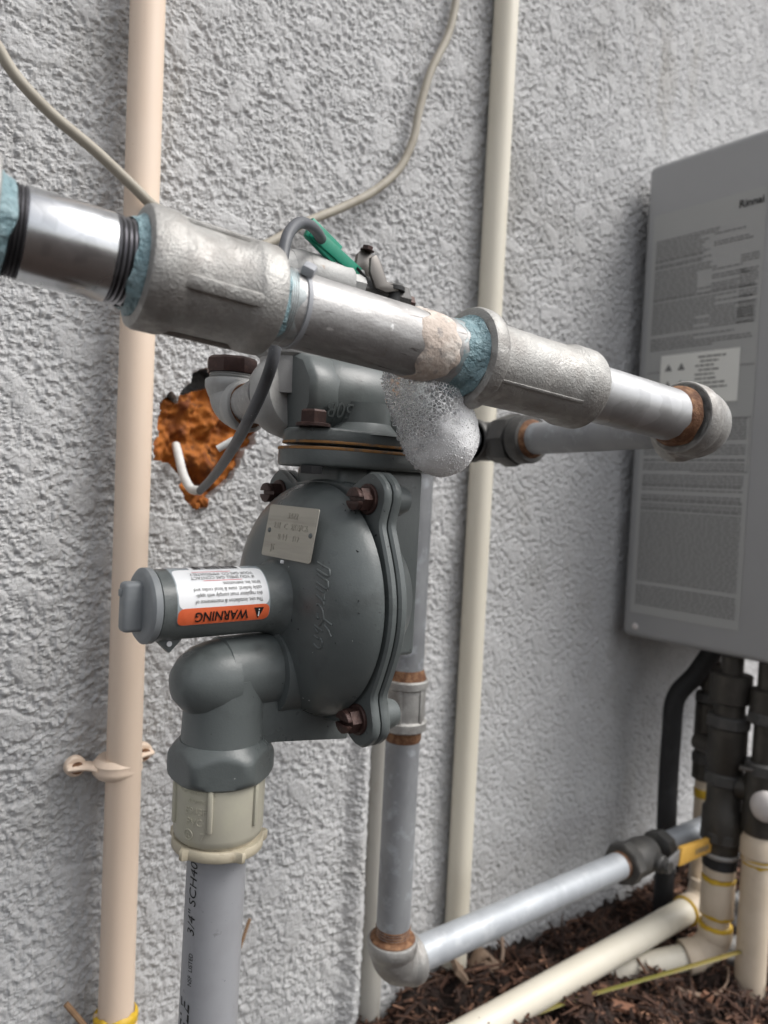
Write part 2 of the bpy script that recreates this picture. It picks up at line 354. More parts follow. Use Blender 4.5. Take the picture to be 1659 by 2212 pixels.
def tile(x, z):
    u = (x/TP) % TN; v = (z/TP) % TN; i = np.floor(u).astype(int); j = np.floor(v).astype(int); fu = u-i; fv = v-j
    i1 = (i+1) % TN; j1 = (j+1) % TN
    return TILE[j,i]*(1-fu)*(1-fv)+TILE[j,i1]*fu*(1-fv)+TILE[j1,i]*(1-fu)*fv+TILE[j1,i1]*fu*fv
def axis(segs):
    out = [segs[0][0]]
    for a, b, s0, s1 in segs:
        x = a
        while x < b-1e-6:
            x = min(b, x + s0+(s1-s0)*(x-a)/(b-a)); out.append(x)
    return np.array(out)
xs = axis([(-3,-.25,.4,.05),(-.25,.05,.006,.0018),(.05,.35,.0011,.0011),(.35,.95,.0011,.0018),(.95,1.4,.003,.004),(1.4,2.0,.005,.02),(2,6,.1,.5)])
zs = axis([(-.15,.02,.01,.003),(.02,.2,.0022,.0014),(.2,.98,.00115,.00115),(.98,1.55,.0014,.003),(1.55,2,.006,.03),(2,3.2,.1,.4)])
HOLE = [(345,905),(334,950),(338,992),(372,1002),(395,1045),(405,1085),(425,1102),(446,1094),(457,1068),(492,1042),(524,988),(548,955),(560,900),(545,820),(480,792),(465,788),(425,808),(397,848),(386,872),(372,846),(352,878)]
HP = np.array([(pn(x, y, WALL).x, pn(x, y, WALL).z) for x, y in HOLE])
def inside(px_, pz_, P):
    r = np.zeros(px_.shape, bool); j = len(P)-1
    for i in range(len(P)):
        c = ((P[i,1] > pz_) != (P[j,1] > pz_)) & (px_ < (P[j,0]-P[i,0])*(pz_-P[i,1])/(P[j,1]-P[i,1]+1e-12)+P[i,0]); r ^= c; j = i
    return r
GX, GZ = np.meshgrid(xs, zs)
hgt = tile(GX+.7, GZ+.3)
# a rounded lip of render beside the dusty pipe buried in the wall
lipx = pn(782,1900,WALL).x
fz = np.clip((.50-GZ)/.04, 0, 1)
hgt += fz*.011*np.exp(-((GX-lipx+.010)/.011)**2)
hx = GX + band_noise(TN, TP, .02, .5, 9)[(np.abs(GZ/TP).astype(int)) % TN, (np.abs(GX/TP).astype(int)) % TN]*.0016
ins = inside(hx, GZ, HP)
yy = WALL - hgt + np.where(ins, .05, 0)
nx, nz = len(xs), len(zs)
co = np.stack([GX, yy, GZ], -1).reshape(-1, 3)
idx = np.arange(nx*nz).reshape(nz, nx)
q = np.stack([idx[:-1,:-1], idx[:-1,1:], idx[1:,1:], idx[1:,:-1]], -1).reshape(-1, 4)
me = bpy.data.meshes.new('stucco_wall')
me.vertices.add(nx*nz); me.vertices.foreach_set('co', co.ravel().astype(np.float32))
me.loops.add(q.size); me.loops.foreach_set('vertex_index', q.ravel().astype(np.int32))
me.polygons.add(len(q)); me.polygons.foreach_set('loop_start', np.arange(0, q.size, 4).astype(np.int32))
me.polygons.foreach_set('use_smooth', np.zeros(len(q), bool)); me.update(calc_edges=True)
me.materials.append(MT['stucco'])
wall = bpy.data.objects.new('stucco_wall', me); COL.objects.link(wall)
wall['label'] = 'rough light grey stucco house wall with a broken hole behind the pipes'; wall['category'] = 'wall'; ORG[wall] = Vector((0,0,0))

# ------------------------------------------------------------------ ground
gx = axis([(-30,-1,4,.4),(-1,0,.1,.02),(0,1.6,.008,.008),(1.6,3,.03,.2),(3,40,.5,6)]); gy = axis([(-60,-1,8,.4),(-1,.1,.1,.02),(.1,WALL+.012,.008,.008)])
gn = band_noise(1024, .004, .09, .5, 21); gf = band_noise(1024, .004, .025, .5, 22)
def ground_z(x, y):
    i = int(abs(x)/.004) % 1024; j = int(abs(y+1)/.004) % 1024
    z = .026 + .007*gn[j, i] + .003*gf[j, i]
    z += .030*math.exp(-((x-.60)/.16)**2)*max(0, min(1, (y-.3)/.2))       # mulch banked against the wall
    return z if -2 < x < 3 and y > -2 else .02
V = [(x, y, ground_z(x, y)) for y in gy for x in gx]; n = len(gx)
Fq = [(j*n+i, j*n+i+1, (j+1)*n+i+1, (j+1)*n+i) for j in range(len(gy)-1) for i in range(n-1)]
mk('ground', (V, Fq), 'soil', kind='structure', origin=(0,0,0), sharp=180)
# shredded mulch, one mass nobody could count
rs = np.random.RandomState(5); V = []; Fq = []
def shred(c, d, L, wd, th, bend):
    d = Vector(d).normalized(); s = d.cross(Vector((0,0,1)) + Vector(rs.normal(size=3))*.4).normalized(); nn = s.cross(d)
    o = len(V)
    for t in (-.5, 0, .5):
        p = Vector(c) + d*(t*L) + nn*(bend*(1-4*t*t)); k = 1 if t == 0 else .55
        for a, b in ((-1,-1),(1,-1),(1,1),(-1,1)): V.append(p + s*(a*wd*k/2) + nn*(b*th/2))
    for i in (0, 4):
        for k in range(4): Fq.append((o+i+k, o+i+(k+1)%4, o+i+4+(k+1)%4, o+i+4+k))
    Fq.append((o+3,o+2,o+1,o)); Fq.append((o+8,o+9,o+10,o+11))
for k in range(16500):
    near = k < 13000
    x, y = (rs.uniform(.35, 1.45), rs.uniform(.28, WALL-.008)) if near else (rs.uniform(-.3, 2.0), rs.uniform(-.2, WALL-.01))
    L = min(.055, .005 + rs.exponential(.011)); a = rs.uniform(0, 6.283); tl = rs.normal(0, .32)
    shred((x, y, ground_z(x, y)+rs.uniform(-.001, .007)), (math.cos(a)*math.cos(tl), math.sin(a)*math.cos(tl)*(.5 if y > WALL-.03 else 1), math.sin(tl)), L, rs.uniform(.0015, .005), rs.uniform(.0006, .002), rs.normal(0, .0015))
V = [(min(v[0],9), min(v[1], WALL-.001), v[2]) for v in V]
mk('mulch', (V, Fq), 'mulch', kind='stuff', origin=(0,0,0), sharp=30, label='dark brown shredded bark mulch on the ground', cat='mulch')

# ------------------------------------------------------------------ front gas pipe run (1 inch galvanised)
def fq(x): return EYE + ray(x, 530+.279*(x-137))*(FPX*.0334/(201.6-.06575*(x-137)))
F0, F1 = fq(-150), fq(1535); DF = (F1-F0).normalized()
def fp(x): return F0 + DF*((fq(x)-F0).dot(DF))
def flen(a, b): return (fp(b)-fp(a)).length
PR = .0163
_, FE1, FE2 = basis(DF)
run = thing('gas_pipe_run', 'galvanised gas pipe with couplings and blue thread dope crossing in front of the regulator', 'gas pipe', tuple(fp(700)+Vector((0,0,-.02))))
def ragged(p, ax, prof, amp, seed, seg=64, drop=0.0):
    """lathe whose rings wander along the axis, for smeared dope, paint and rust"""
    Vv, Ff = lathe(p, ax, prof, seg, caps=(False, False)); rsd = np.random.RandomState(seed); ax = Vector(ax).normalized(); out = []
    rows = len(prof); w0 = [sum(rsd.normal()*math.sin((k+1)*2*math.pi*i/seg*1.0+rsd.rand()*6.3)/(1+.35*k) for k in range(9)) for i in range(seg)]
    ph = rsd.rand(2, 12)*6.283; am = rsd.normal(size=(2, 12))
    for j in range(rows):
        e = 0 if j < rows/2 else 1
        for i in range(seg):
            a = 2*math.pi*i/seg
            wv = sum(am[e][k]*math.sin((k+1)*a+ph[e][k])/(1+.3*k) for k in range(12))
            edge = abs(j-(rows-1)/2)/((rows-1)/2)
            out.append(Vv[j*seg+i] + ax*(wv*amp*edge*(1 if e else 1)))
    return out, Ff
def coupling(x0, x1, rb, r0_, r1_, b0, b1, nrib, rib_h, name='coupling', waist=None):
    L = flen(x0, x1); p = fp(x0); wa = waist or rb
    rw = .0055 if nrib > 2 else .0016
    prof = [(0,PR*.98),(0,r0_-.0022),(.0008,r0_-.0007),(.0025,r0_),(b0-.002,r0_),(b0,r0_-.0004),(b0+.0035,rb+.0002),(b0+.006,rb),(L*.5,wa),(L-b1-.004,rb*.995),(L-b1-.0015,r1_-.0004),(L-b1,r1_),(L-.002,r1_),(L-.0006,r1_-.0006),(L,r1_-.002),(L,PR*.98)]
    sh = [lathe(p, DF, prof, 56)]
    for k in range(nrib):
        a = 2*math.pi*(k+.18)/nrib; d = FE1*math.cos(a)+FE2*math.sin(a); tdir = DF.cross(d)
        sh.append(box(p+DF*(L*.5)+d*(rb+rib_h*.2), (L-b0*.6-b1*.6, rw, rib_h*1.6), (DF, tdir, d), min(.0011, rib_h*.5)))
    return mk(name, sh, 'cast', run)
coupling(-260, -18, .0228, .0245, .0240, .012, .010, 6, .0016)
mk('pipe_dope', ragged(fp(-18), DF, [(-.001,.0190),(.001,.0178),(flen(-18,6),.0170),(flen(-18,14),.0164)], .0006, 3), 'dope', run)
thread_part('pipe_thread', fp(10), DF, flen(10,46), PR, 4, .0012, run)
mk('nipple', [cyl(fp(44), fp(233), PR, 56, .0006)], 'galv_new', run)
thread_part('pipe_thread', fp(232), DF, flen(232,286), PR-.0001, 5, .0012, run)
coupling(292, 577, .0208, .0236, .0228, .0125, .0100, 4, .0018)
mk('pipe_dope', ragged(fp(292), DF, [(-.0040,.0166),(-.0030,.0172),(-.0018,.0176),(-.0003,.0192),(.0003,.0193)], .0006, 4), 'dope', run)
mk('pipe', cyl(fp(575), fp(1004), PR, 64), 'galv', run)
mk('pipe_dope', ragged(fp(577), DF, [(-.001,.0188),(.0006,.0183),(.002,.0174),(.0034,.0168)], .0009, 9), 'dope', run)
mk('pipe_thread', threads(fp(590), DF, flen(590,608), PR+.0004, 4, .0006), 'galv', run)
mk('paint_patch', ragged(fp(882), DF, [(-.0009,PR-.0002),(0,PR+.0004)]+[(flen(882,935)*k/8, PR+.0005+.0002*(k%2)) for k in range(1,8)]+[(flen(882,935),PR+.0004),(flen(882,935)+.0009,PR-.0002)], .0019, 12), 'paintcream', run, label='dried cream paint band on the pipe')
coupling(1000, 1254, .0210, .0254, .0226, .0085, .0135, 2, .0005, waist=.0206)
mk('pipe_dope', ragged(fp(1000), DF, [(-.0105,.0166),(-.009,.0170),(-.006,.0174),(-.003,.0180),(-.0004,.0208),(.0004,.0209)], .0012, 6), 'dope', run)
mk('nipple', cyl(fp(1250), fp(1462), PR, 56), 'galv_bright', run)
mk('pipe_thread', threads(fp(1252), DF, flen(1252,1264), PR+.0003, 3, .0006), 'galv', run)
mk('rust_ring', ragged(fp(1444), DF, [(-.001,PR-.0002),(.0008,.0168),(.003,.0172),(.0055,.0180),(.0080,.0192)], .0009, 8), 'rust', run)
NB = pn(1150, 948, .412)
EC = fp(1533); DB = (NB-EC).normalized()
mk('elbow', elbow(EC, -DF, DB, .0218, flen(1467,1533), .030, .0232, .012), 'cast', run)
mk('nipple', cyl(EC+DB*.024, NB+DB*.006, .0133, 40), 'galv_blue', run)
mk('pipe_thread', threads(EC+DB*.030, DB, .006, .0136, 4, .0007), 'galv_blue', run)
mk('rust_ring', lathe(NB-DB*.004, DB, [(0,.0134),(.001,.0148),(.004,.0165)], 32), 'rust', run)
mk('union', [lathe(NB, DB, [(0,.0150),(0,.0195),(.002,.0208),(.012,.0208),(.014,.0190),(.017,.0190)], 36), lathe(NB+DB*.016, DB, [(0,.0220),(.003,.0232),(.016,.0232),(.019,.0215)], 8), lathe(NB+DB*.034, DB, [(0,.019),(.014,.018)], 32)], 'castdark', run)
UE = NB + DB*((.470-NB.y)/DB.y)
mk('elbow', elbow(UE, -DB, (-1,0,0), .0175, .022, .022, .0195, .008), 'castdark', run)
for xs_, sg, ln in ((577,1,.0085),(1000,-1,.0150)):
    mk('dope_smear', ragged(fp(xs_), DF*sg, [(0,PR+.00015),(ln*.3,PR+.00022),(ln*.6,PR+.0002),(ln*.9,PR+.00014),(ln,PR-.0001)], .0022, xs_), 'smear', run)
# seam and drip marks of the tie on the middle pipe
tp = fp(632); td = (Vector((0,-.62,.78)) - DF*Vector((0,-.62,.78)).dot(DF)).normalized(); ts = DF.cross(td)
tie = thing('cable_tie', 'small grey tie head on top of the galvanised pipe between the couplings', 'cable tie', tuple(tp+td*PR))
mk('head', [box(tp+td*(PR+.0022), (.0058,.0085,.0046), (DF*.85+ts*.5, ts*.85-DF*.5, td), .0014)], 'tie', tie)
mk('band', lathe(tp-DF*.0012, DF, [(0,PR+.0001),(.0003,PR+.0007),(.0021,PR+.0007),(.0024,PR+.0001)], 48, caps=(False,False)), 'tie', tie)

# ------------------------------------------------------------------ soap foam under the right coupling
rsf = np.random.RandomState(3)
fa, fb = EYE + ray(900,786)*.371, EYE + ray(974,1024)*.386
fax = (fb-fa); fL = fax.length; fax.normalize(); _, g1, g2 = basis(fax)
prof = [(0,.80),(.1,.92),(.25,1.0),(.4,1.05),(.55,1.08),(.68,1.05),(.79,.96),(.88,.77),(.95,.53),(.985,.30),(1,.02)]
Vv, Ff = lathe(fa, fax, [(v.x*fL, v.y*.0186) for v in spline([(a,b,0) for a,b in prof], 4)], 56)
out = []
for v in Vv:
    k = (v-fa).dot(fax)/fL; side = rt*(.0030*math.sin(k*2.2)-.0022) ; ax0 = fa+fax*(k*fL); d = v-ax0
    th_ = math.atan2(d.dot(g1), d.dot(g2)); wob = 1 + .03*math.sin(7*k+2*th_) + .025*math.sin(4*th_-5*k) + .012*rsf.normal()
    out.append(ax0 + side + d*wob)
def foam_material():
    mt = bpy.data.materials.new('soap_foam'); mt.use_nodes = True; t = mt.node_tree; N = t.nodes; L = t.links; p = N['Principled BSDF']
    tc = N.new('ShaderNodeTexCoord')
    vo = N.new('ShaderNodeTexVoronoi'); vo.feature = 'DISTANCE_TO_EDGE'; vo.inputs['Scale'].default_value = 1050; L.new(tc.outputs['Object'], vo.inputs['Vector'])
    vb = N.new('ShaderNodeTexVoronoi'); vb.feature = 'DISTANCE_TO_EDGE'; vb.inputs['Scale'].default_value = 520; L.new(tc.outputs['Object'], vb.inputs['Vector'])
    mp = N.new('ShaderNodeVectorMath'); mp.operation = 'DOT_PRODUCT'; mp.inputs[1].default_value = tuple(fax*.8 + rt*.6); L.new(tc.outputs['Object'], mp.inputs[0])
    nz_ = N.new('ShaderNodeTexNoise'); nz_.inputs['Scale'].default_value = 120; L.new(tc.outputs['Object'], nz_.inputs['Vector'])
    ad = N.new('ShaderNodeMath'); ad.operation = 'MULTIPLY_ADD'; ad.inputs[1].default_value = .02; L.new(nz_.outputs['Fac'], ad.inputs[0]); L.new(mp.outputs['Value'], ad.inputs[2])
    mr = N.new('ShaderNodeMapRange'); L.new(ad.outputs[0], mr.inputs['Value'])     # 0 = coarse clear froth at one end, 1 = dense white froth
    mr.inputs['From Min'].default_value = FOAM_LO; mr.inputs['From Max'].default_value = FOAM_HI
    ed = N.new('ShaderNodeMapRange'); ed.inputs['From Max'].default_value = .10; ed.inputs['To Min'].default_value = 1; ed.inputs['To Max'].default_value = 0; L.new(vb.outputs['Distance'], ed.inputs['Value'])
    mx = N.new('ShaderNodeMath'); mx.operation = 'MAXIMUM'; L.new(mr.outputs[0], mx.inputs[0]); L.new(ed.outputs[0], mx.inputs[1])
    al = N.new('ShaderNodeMapRange'); al.inputs['To Min'].default_value = .10; al.inputs['To Max'].default_value = .96; L.new(mx.outputs[0], al.inputs['Value'])
    L.new(al.outputs[0], p.inputs['Alpha'])
    p.inputs['Base Color'].default_value = (.97,.97,.97,1); p.inputs['Roughness'].default_value = .2
    p.inputs['Subsurface Weight'].default_value = 1.0; p.inputs['Subsurface Radius'].default_value = (.012,.012,.012)
    b = N.new('ShaderNodeBump'); b.inputs['Strength'].default_value = .45; b.inputs['Distance'].default_value = .0005; L.new(vo.outputs['Distance'], b.inputs['Height']); L.new(b.outputs[0], p.inputs['Normal'])
    return mt
FO = Vector(((fa+fb)/2)); FOAM_LO, FOAM_HI = .004, .022
foam = mk('soap_foam', (out, Ff), foam_material(), origin=FO, sharp=180, label='white blob of soap bubbles clinging under the blue-doped right coupling', cat='foam')
def bub_material():
    mt = mat('bubble_film', (.95,.95,.96), .04, trans=1.0, ior=1.16); return mt
Vb = []; Fb = []
bmi = bmesh.new(); bmesh.ops.create_icosphere(bmi, subdivisions=2, radius=1); bmi.verts.index_update()
iv = [v.co.copy() for v in bmi.verts]; iF = [tuple(v.index for v in f.verts) for f in bmi.faces]; bmi.free()
Vw = []; Fw = []
bmi = bmesh.new(); bmesh.ops.create_icosphere(bmi, subdivisions=1, radius=1); bmi.verts.index_update()
jv = [v.co.copy() for v in bmi.verts]; jF = [tuple(v.index for v in f.verts) for f in bmi.faces]; bmi.free()
foam_dir = (fax*.8+rt*.6)
faces = [f for f in Ff if len(f) == 4]; nb = nw = 0
while nb < 1100 or nw < 3200:
    f = faces[rsf.randint(len(faces))]; a_, b_ = rsf.rand(2)
    c = (out[f[0]]*(1-a_)+out[f[1]]*a_)*(1-b_) + (out[f[3]]*(1-a_)+out[f[2]]*a_)*b_
    k = (c-FO).dot(foam_dir) + rsf.normal()*.005
    if k < .004 and nb < 1100:
        rr = rsf.uniform(.0004,.0010)*(1.5 if rsf.rand() < .08 else 1); o = len(Vb); c = c + Vector(rsf.normal(size=3))*.0005
        Vb += [c+q_*rr for q_ in iv]; Fb += [tuple(i+o for i in g) for g in iF]; nb += 1
    elif k >= -.004 and nw < 3200:
        rr = rsf.uniform(.00018,.00040); o = len(Vw)
        Vw += [c+q_*rr for q_ in jv]; Fw += [tuple(i+o for i in g) for g in jF]; nw += 1
mk('bubbles', (Vb, Fb), bub_material(), foam, kind='stuff', sharp=180)
MT['froth'] = mat('white_froth', (.98,.98,.98), .10, sss=1.0)
mk('froth', (Vw, Fw), 'froth', foam, kind='stuff', sharp=180)

# ------------------------------------------------------------------ regulator
N0, WD, ZC = .333, .2300, .539
X = Vector((1,0,0)); Y = Vector((0,1,0)); Z = Vector((0,0,1))
AX = Vector((WD, N0, ZC))
reg = thing('gas_regulator', 'grey painted gas pressure regulator with round diaphragm case, warning sticker and side spring tower', 'gas regulator', (WD, N0, .46))
def rn(x, y, n=N0): return pn(x, y, n)
EARS = [(math.atan2(s2*.055, s1*.0425), .0695) for s1 in (-1,1) for s2 in (-1,1)]
def rim(h0, h1, r, ear):
    """case flange: a ring that swells into four bolt ears, thickness h0..h1 along x"""
    seg = 160; V = []; Fc = []
    rows = [(h0, -.0012), (h0+(.0012 if h1 > h0 else -.0012), 0), (h1-(.0012 if h1 > h0 else -.0012), 0), (h1, -.0012)]
    for h, dr in rows:
        for k in range(seg):
            a = 2*math.pi*k/seg; rr = r
            for ea, er in EARS:
                d = (a-ea+math.pi) % (2*math.pi)-math.pi
                rr = max(rr, r + (er+ear-r)*math.exp(-(d/.17)**4)*.98 + (.006*math.exp(-(d/.30)**2)))
            V.append(AX + X*h + Y*((rr+dr)*math.cos(a)) + Z*((rr+dr)*math.sin(a)))
    for i in range(3):
        for k in range(seg): Fc.append((i*seg+k, i*seg+(k+1)%seg, (i+1)*seg+(k+1)%seg, (i+1)*seg+k))
    Fc.append(tuple(range(seg))); Fc.append(tuple(3*seg+k for k in range(seg)))
    return V, Fc
DOME = [(.004,.0625),(.009,.0612),(.014,.0585),(.019,.0540),(.0232,.0480),(.0262,.0400),(.0278,.0300),(.0284,.018),(.0286,.008)]
dome = [( v.x, v.y) for v in spline([(a,b,0) for a,b in DOME], 5)]
cover = mk('diaphragm_cover', [rim(-.0050, -.0002, .0640, .0080), lathe(AX-X*.0035, -X, dome, 96)], 'regpaint', reg)
mk('case_back', [rim(.0008, .0060, .0640, .0080), lathe(AX+X*.005, X, [(0,.054),(.006,.049),(.018,.042),(.030,.034),(.036,.02)], 72)]
   + [lathe(AX+X*.006+Y*(er*math.cos(ea))+Z*(er*math.sin(ea)), X, [(0,.0082),(.008,.0080),(.0115,.0068),(.0125,.005)], 24) for ea, er in EARS], 'regpaint', reg)
for ea, er in EARS:
    c = AX - X*.0045 + Y*(er*math.cos(ea)) + Z*(er*math.sin(ea))
    mk('case_bolt', hexhead(c, -X, .0062, .0105, True), 'boltbrown', reg)
# spring tower and its sticker
TR = .0168; TZ = ZC+.0012
t0 = Vector((.1325, N0, TZ)); tL = .2025-.1325
tower = mk('spring_tower', [lathe(t0, X, [(0,TR-.0012),(.0008,TR),(tL*.80,TR*1.0),(tL*.88,TR*1.05),(tL*.945,TR*1.22),(tL*1.0,TR*1.6)], 64)], 'regpaint', reg)
capo = mk('tower_cap', [lathe(Vector((.1277, N0, TZ)), X, [(0,.0150),(.0006,.0164),(.0016,.0176),(.0045,.0176),(.0050,.0170)], 64)], 'regplastic', reg)
mk('cap_grip', [box((.1250, N0, TZ), (.011,.0085,.023), None, .0022, 3), box((.1194, N0+.0005, TZ+.0065), (.0016,.003,.0035), None, .0006)], 'regplastic', capo)
PHI_T = R(118); PHI_B = R(-27)           # sticker wraps from over the top to below the front of the tower
def on_tower(wx, s, lift):               # s: arc length up from the lower edge of the sticker
    ph = PHI_B + s*.87/TR; r_ = TR + lift
    return Vector((wx, N0 - r_*math.cos(ph), TZ + r_*math.sin(ph)))
SW0, SW1 = .1392, .1870
def lab(sh, lift): return mapped(sh, lambda v: on_tower(SW1 - v.x, v.y, lift))   # label x runs towards the cap, y measured from its top edge (it hangs upside down)
LW = SW1-SW0; ARC = TR*(PHI_T-PHI_B)/.87
def roundrect(x0, y0, x1, y1, r, n=6):
    P = []
    for cx, cy, a0 in ((x1-r,y1-r,0),(x0+r,y1-r,90),(x0+r,y0+r,180),(x1-r,y0+r,270)):
        for k in range(n+1): a = R(a0+90*k/n); P.append((cx+r*math.cos(a), cy+r*math.sin(a)))
    return P
def fillrow(P, ny=40):
    """fills a convex outline with thin rows so that it can be wrapped on the tower"""
    ys = np.linspace(min(p[1] for p in P)+1e-6, max(p[1] for p in P)-1e-6, ny); V = []; Fc = []
    for y in ys:
        xsx = []
        for i in range(len(P)):
            (xa, ya), (xb, yb) = P[i], P[(i+1) % len(P)]
            if (ya > y) != (yb > y): xsx.append(xa+(xb-xa)*(y-ya)/(yb-ya))
        V += [Vector((min(xsx), y, 0)), Vector((max(xsx), y, 0))]
    for j in range(ny-1): Fc.append((2*j, 2*j+1, 2*j+3, 2*j+2))
    return V, Fc
film = mk('warning_sticker', lab(fillrow(roundrect(0, 0, LW, ARC, .0035)), .00012), 'stickerclear', tower, label='warning sticker wrapped on the spring tower')
mk('sticker_paper', [lab(fillrow(roundrect(.0006, .0088, LW-.0006, .0345, .004)), .00022), lab(fillrow(roundrect(.010, .033, LW-.0105, ARC-.001, .001)), .00024)], 'stickerw', tower)
mk('sticker_band', [lab(fillrow(roundrect(.0003, .0003, LW-.0003, .0096, .0032)), .00030)], 'orange', tower)
def put(sh, x, s, flipx=1):              # upright lettering -> sticker coordinates (the sticker hangs upside down)
    return lab(mapped(sh, lambda v: Vector((x + v.x, s - v.y, 0))), .00066)
def fit(s, x, yb, size, wmax=None, **kw):
    t = text(s, size, **kw); wd = width(t)
    k = (wmax/wd) if wmax else 1
    return put((mapped(t, lambda v: Vector((v.x*k, v.y, 0)))), x, yb)
ink = [fit('WARNING', .0118, .0072, .0074, .0275, bold=.00012)]
tri = ([Vector((.0035,.0078,0)), Vector((.0089,.0078,0)), Vector((.0062,.0014,0))], [(0,1,2)]); ink.append(lab(fillrow([(.0035,.0078),(.0089,.0078),(.0062,.0014)], 16), .00046))
for i, (s, wm) in enumerate((('The use, installation & maintenance of', .0352), ('this regulator must comply with appli-', .0348), ('cable federal, state & local codes and', .0352), ('Itron, Inc. instructions.', .0200))):
    ink.append(fit(s, .0042, .0134+i*.0032, .0030, wm))
for i, (s, wm) in enumerate((('IF YOU SMELL GAS CONTACT', .0330), ('YOUR GAS CO. IMMEDIATELY.', .0335))):
    ink.append(fit(s, .0064, .0270+i*.0028, .0029, wm))
xx = .012
rb = np.random.RandomState(11)
while xx < LW-.0125:
    wd = rb.choice([.00025,.00025,.0005,.0007]); ink.append(lab(rect(xx, .0342, xx+wd, ARC-.0016, 1, 8), .00040)); xx += wd + rb.choice([.0003,.0004,.0006])
mk('sticker_print', ink, 'inkblack', tower, sharp=180)
mk('sticker_rule', [lab(rect(.0135,.0242,.0335,.0245,1,1), .0004), lab(rect(.0175,.0311,.0375,.0314,1,1), .0004)], 'redink', tower)
mk('sticker_mark', [lab(rect(.0059,.0028,.0065,.0058), .0007), lab(rect(.0059,.0064,.0065,.0070), .0007)], 'stickerw', tower)
# vent arm, vent elbow, boss
va = rn(475,1457); VZ = va.z; vx = rn(478,1640).x
VR = .0190
varm = mk('vent_arm', [lathe(Vector((vx-.004, N0, VZ)), X, [(-.0005,VR*.90),(.0005,VR*.95),(.001,VR*.985),(.032,VR*.985),(.036,VR*1.0),(.056,VR*1.05)], 56),
   lathe(Vector((.1965, N0, VZ-.001)), X, [(0,VR+.0005),(.0006,VR+.0032),(.012,VR+.0036),(.03,VR+.004)], 48),
   lathe(Vector((vx-.002, N0, VZ-.002)), -X, [(-.002,VR*1.04),(.001,VR*1.04),(.007,VR*1.0),(.0135,VR*.90),(.0195,VR*.70),(.0236,VR*.45),(.0252,VR*.15)], 56)], 'regpaint', reg)
zb = rn(480,1590).z
bz1, bz2 = rn(480,1608).z, rn(480,1668).z
def hexcollar(p, ph=R(244)):
    seg = 96; V = []; Fc = []
    rows = [(0,.0208),(.0015,.0221),(.003,.0234),(.0045,.0246),(.006,.0256),(.0075,.0261),(.0150,.0261),(.0165,.0256),(.0180,.0244),(.0192,.0226),(.0192,.02)]
    for t, c in rows:
        for k in range(seg):
            a = 2*math.pi*k/seg; d = ((a-ph+R(30)) % R(60))-R(30)
            r_ = min(c, .0236/math.cos(d)); V.append(p - Z*t + Vector((r_*math.cos(a), r_*math.sin(a), 0)))
    for i in range(len(rows)-1):
        for k in range(seg): Fc.append((i*seg+k, i*seg+(k+1)%seg, (i+1)*seg+(k+1)%seg, (i+1)*seg+k))
    Fc.append(tuple(range(seg))); Fc.append(tuple((len(rows)-1)*seg+k for k in range(seg)))
    return V, Fc
mk('vent_boss', [lathe(Vector((vx, N0, VZ)), -Z, [(0,.0192),(VZ-bz1-.004,.0202),(VZ-bz1,.0212)], 48),
   hexcollar(Vector((vx, N0, bz1+.004)))], 'regpaint', reg)
# cast web under the arm
wb = rn(735,1580); wy = N0-.0125
mk('web', [prism([Vector((vx-.004, wy, VZ-.002)), Vector((vx-.004, wy, bz1+.001)), Vector((vx+.023, wy, bz1+.0005)), Vector((wb.x-.004, wy, wb.z)), Vector((wb.x-.004, wy, VZ-.006))], (0,.025,0), .0012)], 'regpaint', reg)
# lug with a hole
lg = [rn(332,1378,N0-.004), rn(366,1412,N0-.004), rn(395,1380,N0-.004)]
mk('lug', [prism(lg, (0,.005,0), .0006)], 'regpaint', reg)
mk('lug_hole', lathe(rn(366,1391,N0-.0047), Y, [(0,.0013),(.0004,.0013)], 20), 'stickerw', reg)
# nameplate on the dome, tangent to it
def on_dome(x, y):
    d = ray(x, y)
    lo, hi = .15/d.x, .2345/d.x
    best = None
    for k in range(400):
        t = lo+(hi-lo)*k/399; p = EYE+d*t; h = WD-.0035-p.x; r_ = math.hypot(p.y-N0, p.z-ZC)
        rr = np.interp(h, [a for a,b in dome], [b for a,b in dome]) if h <= .0286 else 0
        if r_ <= rr: return p
    return EYE+d*hi
npc = on_dome(631, 1152)
rad = Vector((0, npc.y-N0, npc.z-ZC)); rn_ = rad.normalized()
pnorm = (-X*.985 + rn_*.17).normalized()
pxx = (Vector((0,-1,0)) - pnorm*Vector((0,-1,0)).dot(pnorm)).normalized(); pyy = pnorm.cross(pxx); pyy = pyy if pyy.z > 0 else -pyy
npc = npc + pnorm*.0012
PWD, PHT = .0425, .0270
def onplate(sh, lift): return mapped(sh, lambda v: npc + pxx*v.x + pyy*v.y + pnorm*(lift+v.z))
npl = mk('nameplate', [prism([npc + pxx*a + pyy*b for a, b in roundrect(-PWD/2,-PHT/2,PWD/2,PHT/2,.0012,3)], pnorm*.0006, .00015, 1)], 'plate', reg, label='brushed aluminium nameplate with stamped lines')
lt = []
for s, x, y in (('3422', -.004, .0070), ('231  C  2KB/C6', -.0150, .0014), ('8-14   TD', -.0095, -.0042), ('J5', -.0140, -.0100)):
    lt.append(onplate(mapped(text(s, .0046, thick=.00012), lambda v: Vector((v.x*1.0+x, v.y+y, v.z))), .00072))
mk('stamped_text', lt, 'plate', npl, sharp=20)
for a in (-1, 1): mk('rivet', lathe(npc+pxx*(a*.0178)+pnorm*.0005, pnorm, [(0,.0014),(.0005,.0012),(.0008,.0006)], 16), 'regpaint', npl)
mk('white_fleck', box(npc - pyy*.0150 - pxx*.0015 + pnorm*.0006, (.0018,.0018,.0014), (pxx,pyy,pnorm), .0004), 'stickerw', reg)
